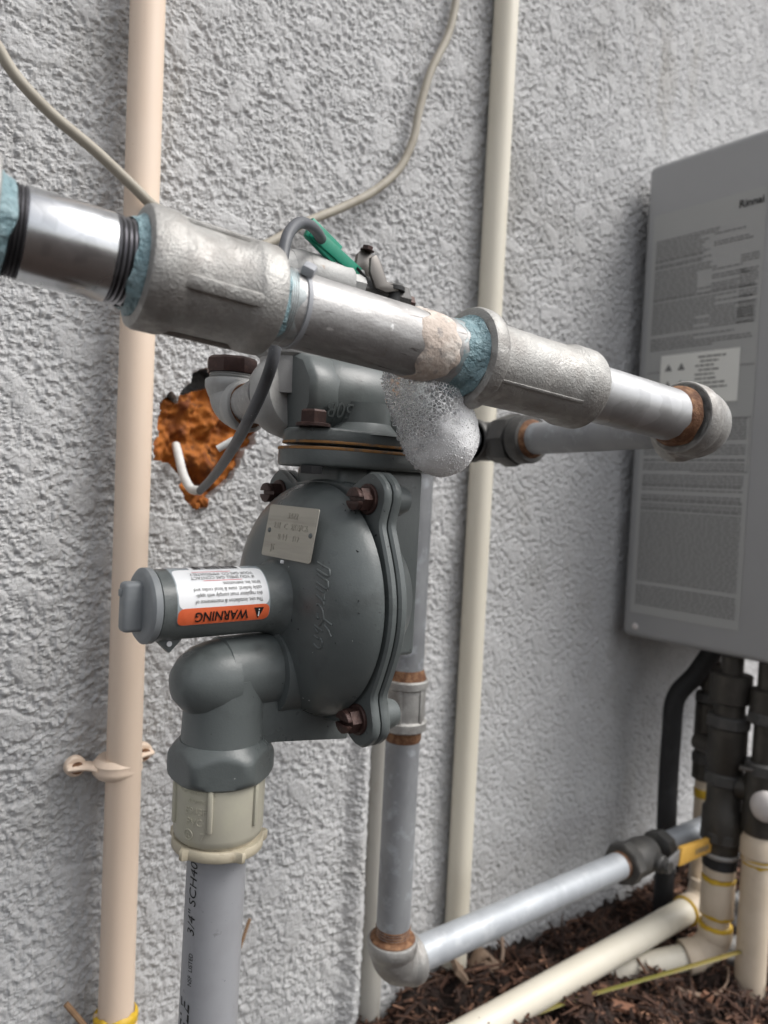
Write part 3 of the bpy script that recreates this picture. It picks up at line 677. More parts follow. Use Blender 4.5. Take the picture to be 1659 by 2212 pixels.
# raised script on the dome, drawn stroke by stroke
def zz(x, y): return ((770+x/8.51)/1.15734, (1380+y/8.508)/1.15734)
STROKES = [[(200,215),(455,370)], [(455,370),(445,520),(195,375)], [(195,465),(300,545),(425,630)], [(425,630),(410,790),(190,645)], [(180,755),(345,875)], [(345,875),(335,1030),(180,915)], [(265,985),(325,1060),(335,1120)], [(185,1125),(235,1120),(290,1200),(325,1330),(325,1450),(250,1560)], [(200,1300),(200,1390),(230,1415)], [(340,1425),(510,1555)], [(345,1550),(420,1650),(490,1800)], [(140,1555),(315,1690)], [(150,1640),(215,1720)], [(130,1780),(230,1845)], [(260,1840),(295,1910),(285,2030),(210,2040),(125,1950)]]
sc = []
for st in STROKES:
    pts = [on_dome(*zz(*p)) for p in (spline([(a,b,0) for a,b in st], 4) and [(v.x, v.y) for v in spline([(a,b,0) for a,b in st], 4)])]
    sc.append(sweep(pts, .00068, 8))
mk('raised_script', sc, 'regpaint', cover, sharp=60)
# paint flecks and dirt slivers on the cover
rf = np.random.RandomState(8)
for nm, mtl, cnt_, lo_, hi_ in (('pale_flecks','castpale',9,.0002,.0006), ('dark_slivers','inkblack',20,.0003,.0011)):
    sh = []
    for k in range(cnt_):
        p_ = on_dome(rf.uniform(590,815), rf.uniform(1050,1520)) if nm[0] == 'p' or k > 7 else on_dome(765+rf.normal()*12, 1108+rf.normal()*10)
        a_ = rf.uniform(0, 3.14); d_ = Vector((-.2, math.cos(a_), math.sin(a_)))
        e_ = Vector((-1,0,0)); sh.append(box(p_, (rf.uniform(lo_,hi_)*2, .00045, .0004), (d_, d_.cross(e_), e_), 0))
    mk(nm, sh, mtl, cover, kind='stuff')
# neck and flanges
fz0, fz1, fz2 = rn(640,1003,.315).z, rn(640,953,.315).z, rn(640,915,.315).z
nk = mk('neck', [box((.2665, .345, (fz0+.505)/2), (.040, .052, fz0-.505+.002), None, .003, 3), box((.2435,.343,fz0-.008),(.03,.044,.02),None,.004,3)], 'regpaint', reg)
FN = .334
fx0, fx1 = rn(640,980,FN-.008).x-.001, rn(945,1015,FN-.010).x
def oval(g, zz_):
    xm = (fx0+fx1)/2; P = []
    ha = (fx1-fx0)/2
    for k in range(40):
        a = 2*math.pi*k/40; cx_ = abs(math.cos(a))
        P.append(Vector((xm+(ha+g)*math.copysign(abs(math.cos(a))**.55, math.cos(a)), FN+(.0265+g)*math.copysign(abs(math.sin(a))**.85, math.sin(a)), zz_)))
    return P
mk('lower_flange', [prism(oval(0, fz0), (0,0,fz1-fz0-.0012), .0016, 3)], 'regpaint', reg)
mk('rust_seam', [prism(oval(.0003, fz1-.0030), (0,0,.0016), .0004)], 'ruststain', reg)
mk('upper_flange', [prism(oval(-.002, fz1), (0,0,fz2-fz1), .0022, 3)], 'regpaint', reg)
mk('rust_stain', [prism(oval(-.0018, fz1+.0004), (0,0,.0014), .0003)], 'ruststain', reg)
for bx, by in ((rn(677,905,.3205).x, .3205), (fx1-.012, .334)):
    mk('flange_bolt', hexhead(Vector((bx, by, fz2)), Z, .0072, .0085), 'boltbrown', reg)
    mk('nut', [lathe(Vector((bx, by, fz0)), -Z, [(0,.0062),(.004,.0062)], 6)], 'black', reg)
# valve body above the flange
BY = .349; BZ = pn(720,862,BY).z; bx0 = pn(648,866,.338).x; bx1 = .318
body = mk('valve_body', [lathe(Vector((bx0, BY, BZ)), X, [(0,.0205),(.002,.0228),(.004,.0236),(.016,.0236),(.0195,.0222)], 10, phase=.5), lathe(Vector((bx0+.015, BY, BZ)), X, [(0,.0215),(.006,.0240),(.03,.0252),(.05,.0245),(.07,.0215)], 48),
   lathe(Vector((bx1-.016, BY, BZ)), X, [(0,.0225),(.001,.024),(.018,.024),(.019,.0225)], 8, phase=.5), lathe(Vector(((fx0+fx1)/2-.002,FN,fz2-.002)), Z, [(0,.027),(.003,.0205),(.007,.0170),(.018,.0165)], 40)], 'regpaint', reg)
tb = text('750B', .0115, thick=.0004)
bt0 = pn(766, 890, BY-.0252)
mk('raised_number', [mapped(tb, lambda v: Vector((bt0.x+.001-(v.x*.95)+.004, BY-.0254-v.z-.0004+ ((bt0.z-(v.y-.004)-BZ)**2)/(2*.0250), bt0.z-(v.y-.004))))], 'regpaint', body)
rv = pn(852, 836, BY-.0250)
mk('rust_drip', [box(rv, (.007,.0012,.012), None, .0004)], 'ruststain', body)

# ------------------------------------------------------------------ grey vent conduit below the regulator
vtop = bz2; VB = Vector((vx, N0, 0))
vent = thing('vent_conduit', 'grey plastic vent conduit with tan threaded adapter hanging from the regulator', 'conduit', (vx, N0, .03))
za0, za1 = rn(478,1658).z, rn(472,1793).z
ad = mk('adapter', [lathe(VB+Z*(za0+.012), -Z, [(0,.0205),(.010,.0205),(.0105,.0221),(.012,.0224),(za0+.012-za1-.004,.0221),(za0+.012-za1-.001,.0214),(za0+.012-za1,.0205),(za0+.012-za1,.016)], 64)], 'pvcfit', vent)
mk('adapter_thread', [lathe(VB+Z*za1, -Z, [(0,.0196),(.006,.0195)], 48)], 'pvcfit2', vent)
for ang in (232, 292, 352, 52, 112, 172):
    d = Vector((math.cos(R(ang)), math.sin(R(ang)), 0))
    mk('rib', [box(VB + d*.0224 + Z*((za0+za1)/2+.0035), (.0026,.0026,za0-za1-.010), (d, Vector((-d.y,d.x,0)), Z), .0009, 2)], 'pvcfit', ad)
def on_adapter(sh, ang, z, r_=.02242):
    return mapped(sh, lambda v: Vector((vx + (r_+v.z)*math.cos(R(ang)+v.x/r_), N0 + (r_+v.z)*math.sin(R(ang)+v.x/r_), z+v.y)))
lt = [on_adapter(text('CARLON', .0050, thick=.00018), 188, za0-.0052), on_adapter(text('COMPANY', .0028, thick=.00018), 203, za0-.0095), on_adapter(text('E943F', .0048, thick=.00018), 198, za0-.0150), on_adapter(text('PVC', .0050, thick=.00018), 200, za0-.0203), on_adapter(text('7', .0050, thick=.00018), 220, za0-.0268)]
ring = []
for k in range(20):
    a = 2*math.pi*k/20; ring.append(Vector((.0024*math.cos(a), .0024*math.sin(a), 0)))
ring.append(ring[0].copy()); lt.append(on_adapter(sweep(ring, .00024, 6), 204, za0-.0250)); lt.append(on_adapter(text('R', .0030, thick=.00015), 201.5, za0-.0261))
mk('raised_text', lt, 'pvcfit', ad, sharp=20)
zl = rn(466,1812).z
nut = []
seg = 96
for zt in (0,):
    Vv = []; Ff = []
    for h, dr in ((-.0026,-.0006),(-.0018,0),(.0018,0),(.0026,-.0006)):
        for k in range(seg):
            a = 2*math.pi*k/seg; rr = .0226
            for la in (200, 272, 345, 60, 130):
                d = (a-R(la)+math.pi) % (2*math.pi)-math.pi; rr += .0030*math.exp(-(d/.085)**4)
            Vv.append(VB + Z*(zl+h) + Vector(((rr+dr)*math.cos(a), (rr+dr)*math.sin(a), 0)))
    for i in range(3):
        for k in range(seg): Ff.append((i*seg+k, i*seg+(k+1)%seg, (i+1)*seg+(k+1)%seg, (i+1)*seg+k))
    Ff.append(tuple(range(seg))); Ff.append(tuple(3*seg+k for k in range(seg)))
    tilt = Matrix.Rotation(R(3.0), 3, 'Y') ; cc = VB+Z*zl
    nut.append(([cc + tilt@(v-cc) for v in Vv], Ff))
mk('locknut', nut, 'pvcfit2', vent)
b0v, b1v = rn(466,1850), rn(447,2212)
lean = (b1v-b0v); VT = Vector((vx, N0, zl)); ldir = Vector((-.012, 0, -1)).normalized()
PRV = .0146
pl = mk('pipe', cyl(VT, VT+ldir*(zl-.0), PRV, 64), 'pvcgrey', vent)
def on_vent(sh, ang, s):      # lettering reads upwards along the pipe
    def f(v):
        c = VT + ldir*(s - v.x); a = R(ang) - v.y/PRV
        return c + Vector(((PRV+.0002)*math.cos(a), (PRV+.0002)*math.sin(a), 0))
    return mapped(sh, f)
def sy(y): return zl - rn(430, y).z
def fitw(s_, size, wd, **kw):
    t = text(s_, size, **kw); k = wd/width(t); return mapped(t, lambda v: Vector((v.x*k, v.y, 0)))
mk('printed_text', [on_vent(fitw('EAGLE', .0098, .031, shear=.25, bold=.0001), 203, sy(2268)), on_vent(fitw('3/4" SCH40', .0068, .036, shear=.12), 205, sy(2003)), on_vent(fitw('NSF  LISTED', .0036, .016), 205, sy(2106))], 'inkblack', pl, sharp=180)

# ------------------------------------------------------------------ branch piping behind the regulator and the line to the heater
WEC = pn(498, 872, .415)
TEE = Vector((pn(622,865,.362).x, .362, BZ))
br = thing('branch_piping', 'pale cast elbow with brown plug and tee beside the hole in the wall', 'pipe fitting', tuple(WEC-Z*.03))
TD = (TEE-(WEC-Z*.004)).normalized()
mk('wall_elbow', elbow(WEC-Z*.004, Z, TD, .0135, .0185, .018, .0158, .007), 'castpale', br)
mk('plug', [lathe(WEC+Z*.0135, Z, [(0,.0125),(.004,.0125)], 32), lathe(WEC+Z*.018, Z, [(0,.0150),(.001,.0156),(.008,.0156),(.0095,.0140)], 8)], 'boltbrown', br)
mk('plug_thread', threads(WEC+Z*.0135, Z, .0045, .0136, 3), 'castpale', br)
p0 = WEC-Z*.004+TD*.013
mk('rust_ring', lathe(p0+TD*.003, TD, [(0,.0138),(.003,.0132)], 28), 'rust', br)
mk('nipple', cyl(p0, TEE-X*.014, .0108, 32), 'galv', br)
TLN = (TEE-p0).length-.010
tee = mk('tee', [lathe(p0+TD*.010, TD, [(0,.0112),(TLN*.25,.0130),(TLN*.5,.0165),(TLN*.70,.0215),(TLN*.95,.0245),(TLN*1.1,.0248),(TLN*1.3,.021)], 48), lathe(TEE, Z, [(0,.017),(.020,.0165),(.0215,.0190),(.023,.0195),(.032,.0195),(.0332,.0180)], 40)], 'castpale', br)
UPZ = pn(700, 603, .385).z
mk('riser_nipple', cyl(TEE+Z*.03, Vector((TEE.x, .385, UPZ)), .0108, 28), 'galv', br)
UC = Vector((TEE.x, .385, UPZ))
mk('upper_elbow', elbow(UC, -Z, X, .0118, .018, .020, .0135, .007), 'castpale', br)
ux = pn(757,606,.385).x
mk('upper_sleeve', [lathe(UC+X*.012, X, [(0,.0118),(.002,.0132),(ux-UC.x-.018,.0132),(ux-UC.x-.016,.0122)], 40), lathe(Vector((ux-.006,.385,UPZ)), X, [(0,.0125),(.010,.0125)], 8)], 'castpale', br)
# gas cock with green lever
cock = thing('gas_cock', 'small gas cock with a green vinyl lever behind the front pipe', 'valve', (ux+.02, .385, UPZ-.02))
mk('end_plug', [lathe(Vector((ux+.040,.385,UPZ-.002)), X, [(0,.0085),(.004,.0085),(.005,.006),(.010,.006)], 8)], 'boltbrown', cock)
mk('valve_body', [lathe(Vector((ux+.002,.385,UPZ-.002)), X, [(0,.0112),(.010,.0112),(.014,.010),(.026,.010),(.030,.0112),(.040,.0112)], 8)], 'castdark', cock)
CN = .380
mk('lever_plate', [prism([pn(x,y,CN) for x, y in ((766,592),(774,548),(786,538),(800,542),(812,572),(832,606),(864,618),(866,630),(838,636),(806,632),(780,618))], (0,.0032,0), .0005), prism([pn(x,y,CN-.009) for x, y in ((800,586),(802,556),(814,550),(826,572),(838,612),(862,620),(862,628),(836,632),(812,622))], (0,.0024,0), .0005)], 'zinc', cock)
stv = pn(846,640,CN-.002)
mk('stem', [lathe(stv, Z, [(-.008,.0055),(.003,.0055)], 20), lathe(stv+Z*.003, Z, [(0,.0085),(.0025,.0085)], 24)], 'black', cock)
mk('stop_bolt', hexhead(pn(793,542,CN-.001), (.1,-.1,1), .0036, .003), 'boltbrown', cock)
g0, g1p, g2p = pn(785,604,.378), pn(742,556,.377), pn(668,500,.375)
mk('lever_shank', sweep([g0, g0+(g1p-g0)*.5], .0042, 10, flat=.4), 'black', cock)
gd = (g2p-g0).normalized(); gs = gd.cross(Y).normalized()
def flatbar(a, b, wa, wb, th, sdir):
    d = (b-a).normalized(); s = sdir.normalized(); n_ = d.cross(s).normalized()
    P = [a+s*wa, b+s*wb, b-s*wb, a-s*wa]
    return prism([p-n_*(th/2) for p in P], n_*th, .0006)
gm = g0+(g2p-g0)*.12
mk('green_grip', [flatbar(gm, g2p, .0036, .0040, .0060, gs), flatbar(g0+(g2p-g0)*.50, g2p+(g2p-g0)*.04-gs*.002, .0068, .0062, .0034, gs)], 'green', cock, label='green vinyl grip')

# riser from the tee down to the horizontal line that feeds the heater
RY = .470; RX = pn(863,1733,RY).x; KR = 1.10; RP = .0133*KR
RZT = UE.z
def lathek(p, ax, prof, seg): return lathe(p, ax, [(t*KR, r*KR) for t, r in prof], seg)
line = thing('heater_gas_line', 'weathered galvanised gas line dropping behind the regulator and running along the wall to the heater', 'gas pipe', (RX, RY, .20))
TC = Vector((RX, RY, RZT))
mk('tee', [lathek(TC+Z*.024, -Z, [(0,.013),(.0005,.0182),(.009,.0182),(.011,.0165),(.036,.0165),(.037,.0185),(.044,.0185),(.0445,.013)], 36), lathek(TC, X, [(0,.016),(.014,.0165),(.015,.0185),(.022,.0185),(.022,.013)], 36), lathek(TC, -X, [(0,.016),(.014,.0165),(.015,.0185),(.022,.0185)], 36)], 'castdark', line)
mk('nipple', [cyl(TC+X*.02, UE-X*.014, .0133, 28)], 'galv_blue', line)
OC = Vector((bx1+.016, BY, BZ)); OD = Vector((OC.x, RY, RZT))
mk('outlet_bend', [sweep(spline([OC-X*.014, OC-X*.002, OC+Y*.014, OD-Y*.016, OD+X*.004, TC-X*.018], 8), .0140, 28)], 'castdark', line)
zc0, zc1 = pn(888,1462,RY).z, pn(878,1572,RY).z
mk('pipe', cyl((RX,RY,RZT-.02), (RX,RY,zc0-.004), RP, 40), 'galv_blue', line)
cl_ = (zc0-zc1)/KR
mk('coupling', [lathek(Vector((RX,RY,zc0)), -Z, [(0,.0135),(0,.0168),(.001,.0178),(.006,.0178),(.0075,.0160),(cl_-.0085,.0158),(cl_-.007,.0178),(cl_-.001,.0178),(cl_,.0165),(cl_,.0135)], 40)]
   + [box(Vector((RX,RY,(zc0+zc1)/2))+Vector((math.cos(a),math.sin(a),0))*.0160*KR, (.002,.004,cl_*KR-.012), (Vector((math.cos(a),math.sin(a),0)), Vector((-math.sin(a),math.cos(a),0)), Z), .0006) for a in (R(215),R(280),R(340),R(60),R(140))], 'cast', line)
mk('rust_ring', lathek(Vector((RX,RY,zc0+.0082)), -Z, [(0,.0134),(.002,.0141),(.0074,.0158)], 36), 'rust', line)
mk('rust_ring', lathek(Vector((RX,RY,zc1+.0003)), -Z, [(0,.0150),(.001,.0143),(.007,.0141),(.009,.0134)], 36), 'rust', line)
EZ = pn(868,2078,RY).z
mk('pipe', cyl((RX,RY,zc1-.005), (RX,RY,EZ+.018), RP, 40), 'galv_blue', line)
mk('rust_ring', [threads((RX,RY,EZ+.0375), -Z, .0092, RP+.0005, 4, .0006), lathek(Vector((RX,RY,EZ+.0290)), -Z, [(0,.0134),(.001,.0162),(.0024,.0178)], 36)], 'rust', line)
mk('elbow', elbow((RX,RY,EZ), Z, X, .0178*KR, .0235*KR, .0235*KR, .0198*KR, .010), 'cast', line)
V0 = pn(1342,1868,RY); V1 = pn(1432,1815,RY)
slope = (V0.z-EZ)/(V0.x-RX)
def gl(x): return Vector((x, RY, EZ+slope*(x-RX)))
mk('rust_ring', lathek(gl(RX+.0255), X, [(0,.0172),(.0018,.0150),(.0035,.0134)], 36), 'rust', line)
mk('pipe', cyl(gl(RX+.018), gl(V0.x+.004), RP, 40), 'galv_pale', line)
mk('rust_ring', [threads(gl(V0.x-.006), X, .006, RP+.0005, 4, .0006)], 'rust', line)
mk('pipe', cyl(gl(V1.x-.004), gl(1.02), RP, 36), 'galv_pale', line)
mk('rust_ring', [threads(gl(V1.x), X, .005, RP+.0005, 3, .0006)], 'rust', line)
val = mk('shutoff_valve', [lathek(gl(V0.x), X, [(0,.014),(0,.0205),(.0012,.0218),(.013,.0218),(.0145,.0205)], 8), lathek(gl(V0.x+.013), X, [(0,.0170),(.012,.0195),(.026,.0195),(.038,.0175)], 32), lathek(gl(V1.x-.016), X, [(0,.0180),(.001,.0195),(.014,.0195),(.015,.0180)], 8)], 'castdark', line)
hb = gl((V0.x+V1.x)/2)-Y*.018
mk('valve_bonnet', [lathe(hb, -Y, [(0,.011),(.008,.0105),(.010,.0085),(.015,.008)], 20), lathe(hb-Y*.013, -Y, [(0,.0075),(.005,.007)], 6)], 'castdark', val)
h1 = pn(1466,1850,RY-.036); h2 = pn(1536,1822,RY-.040)
mk('lever', [flatbar(hb-Y*.014, h1, .009, .0085, .003, Z)], 'galv', val)
mk('handle_grip', [flatbar(h1, h2, .0105, .0088, .006, Z+X*.25), cyl(h2-Y*.003, h2+Y*.003, .0093, 24, .001)], 'yellow', val, label='yellow handle grip')
mk('grip_print', [box(h1+(h2-h1)*t-Y*.0036, (.0012,.0006,hh_), (X, Y, Z+X*.25), 0) for t, hh_ in ((.45,.006),(.52,.007),(.58,.006),(.64,.007),(.70,.006),(.76,.007),(.82,.005))], 'ink', val)

# ------------------------------------------------------------------ conduits on the wall
LX, LY = pn(272,1000,.568).x, .568
lc = thing('peach_conduit', 'peach coloured plastic conduit strapped upright to the wall left of the regulator', 'conduit', (LX, LY, .0))
zcpl = pn(248,2172,LY).z
lp = mk('pipe', lathe(Vector((LX+.006,LY-.008,zcpl-.004)), Vector((LX-.003,LY+.002,1.9))-Vector((LX+.006,LY-.008,zcpl-.004)), [(0,.0134),(.35,.0130),(1.7,.0124)], 48), 'peach', lc)
mk('coupling', [lathe(Vector((LX+.006,LY-.008,zcpl)), -Z, [(0,.0142),(0,.0160),(.001,.0165),(.06,.0165),(.062,.0155),(.25,.0150)], 40)], 'peach', lc)
mk('primer_ring', [ragged(Vector((LX+.006,LY-.008,zcpl+.0015)), -Z, [(0,.01415),(.001,.0158),(.0024,.0168),(.0048,.01672),(.0075,.01655)], .0009, 31)], 'primer', lc, label='yellow primer ring')
mk('drill_hole', lathe(pn(312,55,LY-.0105), -Y, [(0,.0012),(.0003,.0011)], 12), 'inkblack', lc)
zst = pn(235,1655,LY).z
strap = mk('strap', [lathe(Vector((LX+.002,LY-.002,zst-.0075)), Z, [(0,.0141),(0,.0152),(.0015,.0168),(.004,.0186),(.0065,.0188),(.0085,.0180),(.011,.0184),(.0135,.0166),(.015,.0152),(.015,.0141)], 48)], 'peach', lc)
for sx in (-1, 1):
    ce = Vector((LX+sx*.0262, WALL-.006, zst+(.001 if sx < 0 else .002)))
    mk('strap_ear', [sweep(spline([ce+Vector((-sx*.016,-.016,0)), ce+Vector((-sx*.009,-.006,0)), ce+Vector((0,-.002,0)), ce+Vector((sx*.006,0,0))], 6), [.0070]*6+[.0072]*6+[.0078]*6+[.0065], 16, flat=.42), lathe(ce+Vector((0,.002,0)), -Y, [(0,.0080),(.004,.0078),(.0052,.0066)], 28)], 'peach', strap)
    mk('screw', lathe(ce-Y*.0058, -Y, [(0,.0048),(.0012,.0044),(.0016,.0018)], 16), 'rust', strap)
rx = pn(1035,1100,.5705).x; zr = .03
rc = thing('cream_conduit', 'cream white plastic conduit running upright on the wall between regulator and heater', 'conduit', (rx, .5705, zr))
mk('pipe', cyl((rx,.5705,zr), (rx,.5705,1.9), .0133, 48), 'cream', rc)
bxp = pn(812,1900,WALL-.004).x
mk('buried_pipe', sweep(spline([(bxp,WALL-.002,0), (bxp-.001,WALL-.002,.25), (bxp-.002,WALL-.002,.46), (bxp-.002,WALL+.008,.50), (bxp-.002,WALL+.03,.53)], 8), .0125, 36), 'oldpipe', label='dusty tan pipe half buried in the stucco behind the riser', cat='pipe')

# ------------------------------------------------------------------ sealing foam in the hole
hx0, hx1 = HP[:,0].min()-.004, HP[:,0].max()+.004; hz0, hz1 = HP[:,1].min()-.006, HP[:,1].max()
fx = np.arange(hx0, hx1, .0012); fzv = np.arange(hz0, hz1, .0012); FX, FZ = np.meshgrid(fx, fzv)
cxm, czm = HP.mean(0); PO = (HP-[cxm,czm])*1.05+[cxm,czm]
keep = inside(FX, FZ, PO) & (FZ < pn(430,842,WALL).z - .35*(FX-pn(430,842,WALL).x)*-1)
nA = band_noise(512, .0012, .040, .7, 41); nB = band_noise(512, .0012, .009, .5, 42)
ny_, nx_ = FX.shape
FY = WALL + .0095 - nA[:ny_,:nx_]*.0045 - nB[:ny_,:nx_]*.0009
ids = -np.ones(FX.shape, int); V = []
for j in range(ny_):
    for i in range(nx_):
        if keep[j,i]: ids[j,i] = len(V); V.append((FX[j,i], FY[j,i], FZ[j,i]))
Fq = [(ids[j,i], ids[j,i+1], ids[j+1,i+1], ids[j+1,i]) for j in range(ny_-1) for i in range(nx_-1) if min(ids[j,i], ids[j,i+1], ids[j+1,i+1], ids[j+1,i]) >= 0]
lumps = [blob(pn(x,y,WALL-.001), (s,s*.7,s), 3, .22, 3, int(x)) for x, y, s in ((440,1085,.0045),(424,1093,.003))]
mk('sealing_foam', [(V, Fq)] + lumps, 'foamor', sharp=180, label='rusty orange sealing foam crusted in the hole in the stucco', cat='sealant', origin=(cxm, WALL, hz0))

# ------------------------------------------------------------------ cables
c1 = [pn(-60,20,.552)+Vector((-.20,.01,.42)), pn(-60,20,.552)+Vector((-.10,0,.16)), pn(-60,20,.552), pn(-12,90,.552), pn(35,165,.550), pn(110,245,.548), pn(205,325,.546), pn(285,400,.544), pn(335,448,.545), pn(430,520,.555), pn(510,552,.565), pn(585,523,.568), pn(660,481,.570), pn(735,450,.572), pn(805,415,.573), pn(862,365,.574), pn(893,300,.574), pn(905,240,.575), pn(930,155,.575), pn(968,75,.576), pn(985,0,.577), pn(992,-80,.577), pn(992,-80,.577)+Vector((.01,0,.25)), pn(992,-80,.577)+Vector((-.02,0,.9))]
mk('tan_cable', sweep(spline(c1, 8), .0040, 14), 'cable', label='tan round cable drooping across the wall behind the front pipe', cat='cable')
ga = [pn(380,962,.592), pn(386,985,.575), pn(396,1025,.560), pn(412,1055,.548), pn(432,1060,.535)]
gb = [pn(432,1060,.535), pn(462,1028,.47), pn(502,970,.395), pn(540,900,.345), pn(572,830,.325), pn(592,765,.318), pn(600,690,.320), pn(603,620,.326), pn(610,560,.332), pn(622,508,.338), pn(645,482,.345), pn(668,486,.352), pn(684,500,.362), pn(694,516,.372)]
gc = thing('grey_cable', 'dark grey cable looping from the hole up behind the front pipe to the green lever', 'cable', tuple(ga[-1]))
mk('jacket', sweep(spline(gb, 8), .0031, 14), 'cablegrey', gc)
mk('white_end', sweep(spline(ga, 8), .0035, 14), 'cablewhite', gc, label='white bare end going into the foam')
mk('white_stub', sweep([pn(470,970,.505), pn(505,950,.50)], .0026, 12), 'cablewhite', gc)

# ------------------------------------------------------------------ tankless water heater
HW, HB, HF, HZ0, HZ1 = .880, .568, .320, .4190, 1.0410
heat = thing('water_heater', 'grey tankless water heater hung on the wall, its side covered by a printed label', 'water heater', (HW+.18, HB, HZ0))
mk('casing', [box((HW+.18, (HB+HF)/2, (HZ0+HZ1)/2), (.36, HB-HF, HZ1-HZ0), None, .009, 4)], 'heater', heat)
for bz_ in (HZ1-.03, HZ0+.05): mk('bracket', [box((HW+.18, WALL-.006, bz_), (.20,.026,.06), None, .002)], 'zinc', heat)
lz1, lz0 = pw(1407,562,HW).z+.056, pw(1380,1325,HW).z
ly1, ly0 = pw(1400,700,HW).y, pw(1640,700,HW).y
def onside(sh, lift): return mapped(sh, lambda v: Vector((HW-lift, ly1-v.x, lz0+v.y)))
LWD, LHT = ly1-ly0, lz1-lz0
lsh = mk('label_sheet', [onside(rect(0,0,LWD,LHT), .0006)], 'heaterlabel', heat)
rl = np.random.RandomState(77); bars = []
def textline(x0, x1, y, h, lift=.0010):
    x = x0
    while x < x1-.001:
        wl = min(x1-x, rl.uniform(.003,.011)); bars.append(onside(rect(x, y, x+wl, y+h), lift)); x += wl+.0011
sq0 = pw(1425,780,HW); sq1 = pw(1600,868,HW)
y = LHT-.036
st_top = pw(1425,772,HW).z+.004-lz0; st_bot = pw(1470,870,HW).z-lz0-.012
while y > .012:
    u = y/LHT
    if st_bot-.004 < y < st_top+.004: y = st_bot-.012; continue
    if rl.rand() < .07: y -= .0045; continue
    big_ = rl.rand() < .10
    xa, xb = .006, LWD-.006
    if u > .84: xb = LWD*rl.uniform(.45,.68)
    elif u > .50: xb = LWD*rl.choice([.45,.62,.8,.95])
    textline(xa, xb, y, .0026 if big_ else .0017)
    if u > .5 and xb < LWD*.5 and rl.rand() < .8: textline(LWD*.58, LWD*rl.uniform(.8,.96), y, .0017)
    if u > .70 and u < .86 and rl.rand() < .75: textline(LWD*.82, LWD*.97, y, .0016)
    y -= .0046 if big_ else .0034
mk('label_print', bars, 'ink', lsh, sharp=180)
bt = text('Rinnai', .0125, bold=.0003); kx = (LWD*.20)/width(bt)
mk('label_logo', [onside(mapped(bt, lambda v: Vector((LWD*.775+v.x*kx, LHT-.018+v.y, 0))), .0011)], 'inkblack', lsh, sharp=180)
mk('label_table', [onside(r_, .0011) for r_ in (rect(LWD*.50,LHT*.36,LWD*.985,LHT*.362), rect(LWD*.50,LHT*.485,LWD*.985,LHT*.487), rect(LWD*.983,LHT*.36,LWD*.986,LHT*.487), rect(.004,LHT*.605,LWD*.985,LHT*.607))], 'ink', lsh)
sx0 = ly1-pw(1428,800,HW).y; sx1 = ly1-pw(1598,800,HW).y; sy0, sy1 = st_bot+.010, st_top-.003
stk = mk('rating_sticker', [onside(rect(sx0, sy0, sx1, sy1), .0014)], 'sticker', lsh, label='white sticker with hazard pictograms on the heater')
marks = []
sw, sh_ = sx1-sx0, sy1-sy0
for r_, c_ in ((0,0),(0,1),(1,0),(1,1)):
    cx_, cy_ = sx0+sw*(.11+.17*c_), sy0+sh_*(.74-.34*r_)
    marks.append(onside(([Vector((cx_-sw*.05,cy_-sw*.04,0)),Vector((cx_+sw*.05,cy_-sw*.04,0)),Vector((cx_,cy_+sw*.05,0))],[(0,1,2)]), .0018))
bars_keep = bars; bars = []
for k in range(9):
    xa = sx0+sw*rl.uniform(.42,.52); textline(xa, xa+sw*rl.uniform(.2,.38), sy0+sh_*(.88-.085*k), .0021, .0018)
marks += bars; bars = bars_keep
mk('sticker_print', marks, 'ink', stk, sharp=180)
sc_ = pw(1372,1353,HW)
mk('screw', [lathe(sc_, -X, [(0,.0045),(.001,.0042),(.0022,.0022)], 20)], 'whiteknob', heat)

# ------------------------------------------------------------------ plumbing under the heater
def vp(x, y, w_): return pw(x, y, w_)
# drain hose
d0 = vp(1447,1640,.945)
hs = [Vector((d0.x+.03, d0.y-.045, HZ0+.004)), Vector((d0.x+.016, d0.y-.022, .372)), Vector((d0.x+.002, d0.y-.002, .335)), Vector((d0.x, d0.y, .28)), Vector((d0.x, d0.y, .20)), Vector((d0.x-.002, d0.y-.004, .10)), Vector((d0.x-.004, d0.y-.006, .02))]
mk('flexible_conduit', sweep(spline(hs, 8), .0128, 20), 'black', label='dark flexible conduit curving down from the heater to the ground', cat='conduit')
# rear cream water pipe with its dark valve
RB = vp(1515,1800,.985); bx_, by_ = RB.x, RB.y
rear = thing('rear_water_pipe', 'cream water pipe behind the bronze valve, joined to the pipe lying on the mulch', 'water pipe', (bx_, by_, .03))
mk('isolation_valve', [lathe(Vector((bx_,by_,HZ0-.002)), -Z, [(0,.010),(.03,.010),(.032,.016),(.065,.016),(.067,.012),(.085,.012),(.087,.018),(.135,.018),(.137,.015),(.165,.0155),(.167,.0175),(.19,.0175),(.192,.014)], 28)], 'bronze', rear)
zv = HZ0-.002-.19
mk('pipe', cyl((bx_,by_,zv), (bx_,by_,.085), .0125, 28), 'creamdirty', rear)
for zn in (.345, .262): mk('union_nut', [lathe(Vector((bx_,by_,zn)), -Z, [(0,.017),(.002,.0195),(.012,.0195),(.014,.017)], 8)], 'castdark', rear)
mk('primer_ring', [lathe(Vector((bx_,by_,zv-.014)), -Z, [(0,.0127),(.001,.0134),(.010,.0134),(.012,.0127)], 28)], 'primer', rear)
mk('sleeve', [lathe(Vector((bx_,by_,.150)), -Z, [(0,.0126),(0,.0158),(.03,.0158),(.031,.0140)], 28)], 'creamdirty', rear)
mk('primer_ring', [lathe(Vector((bx_,by_,.156)), -Z, [(0,.0128),(.002,.0155),(.014,.01605),(.016,.0159)], 28)], 'primer', rear)
GE = vp(1512,1950,.955); G0 = pn(1050,2212,.490)
GD = (G0-GE).normalized()
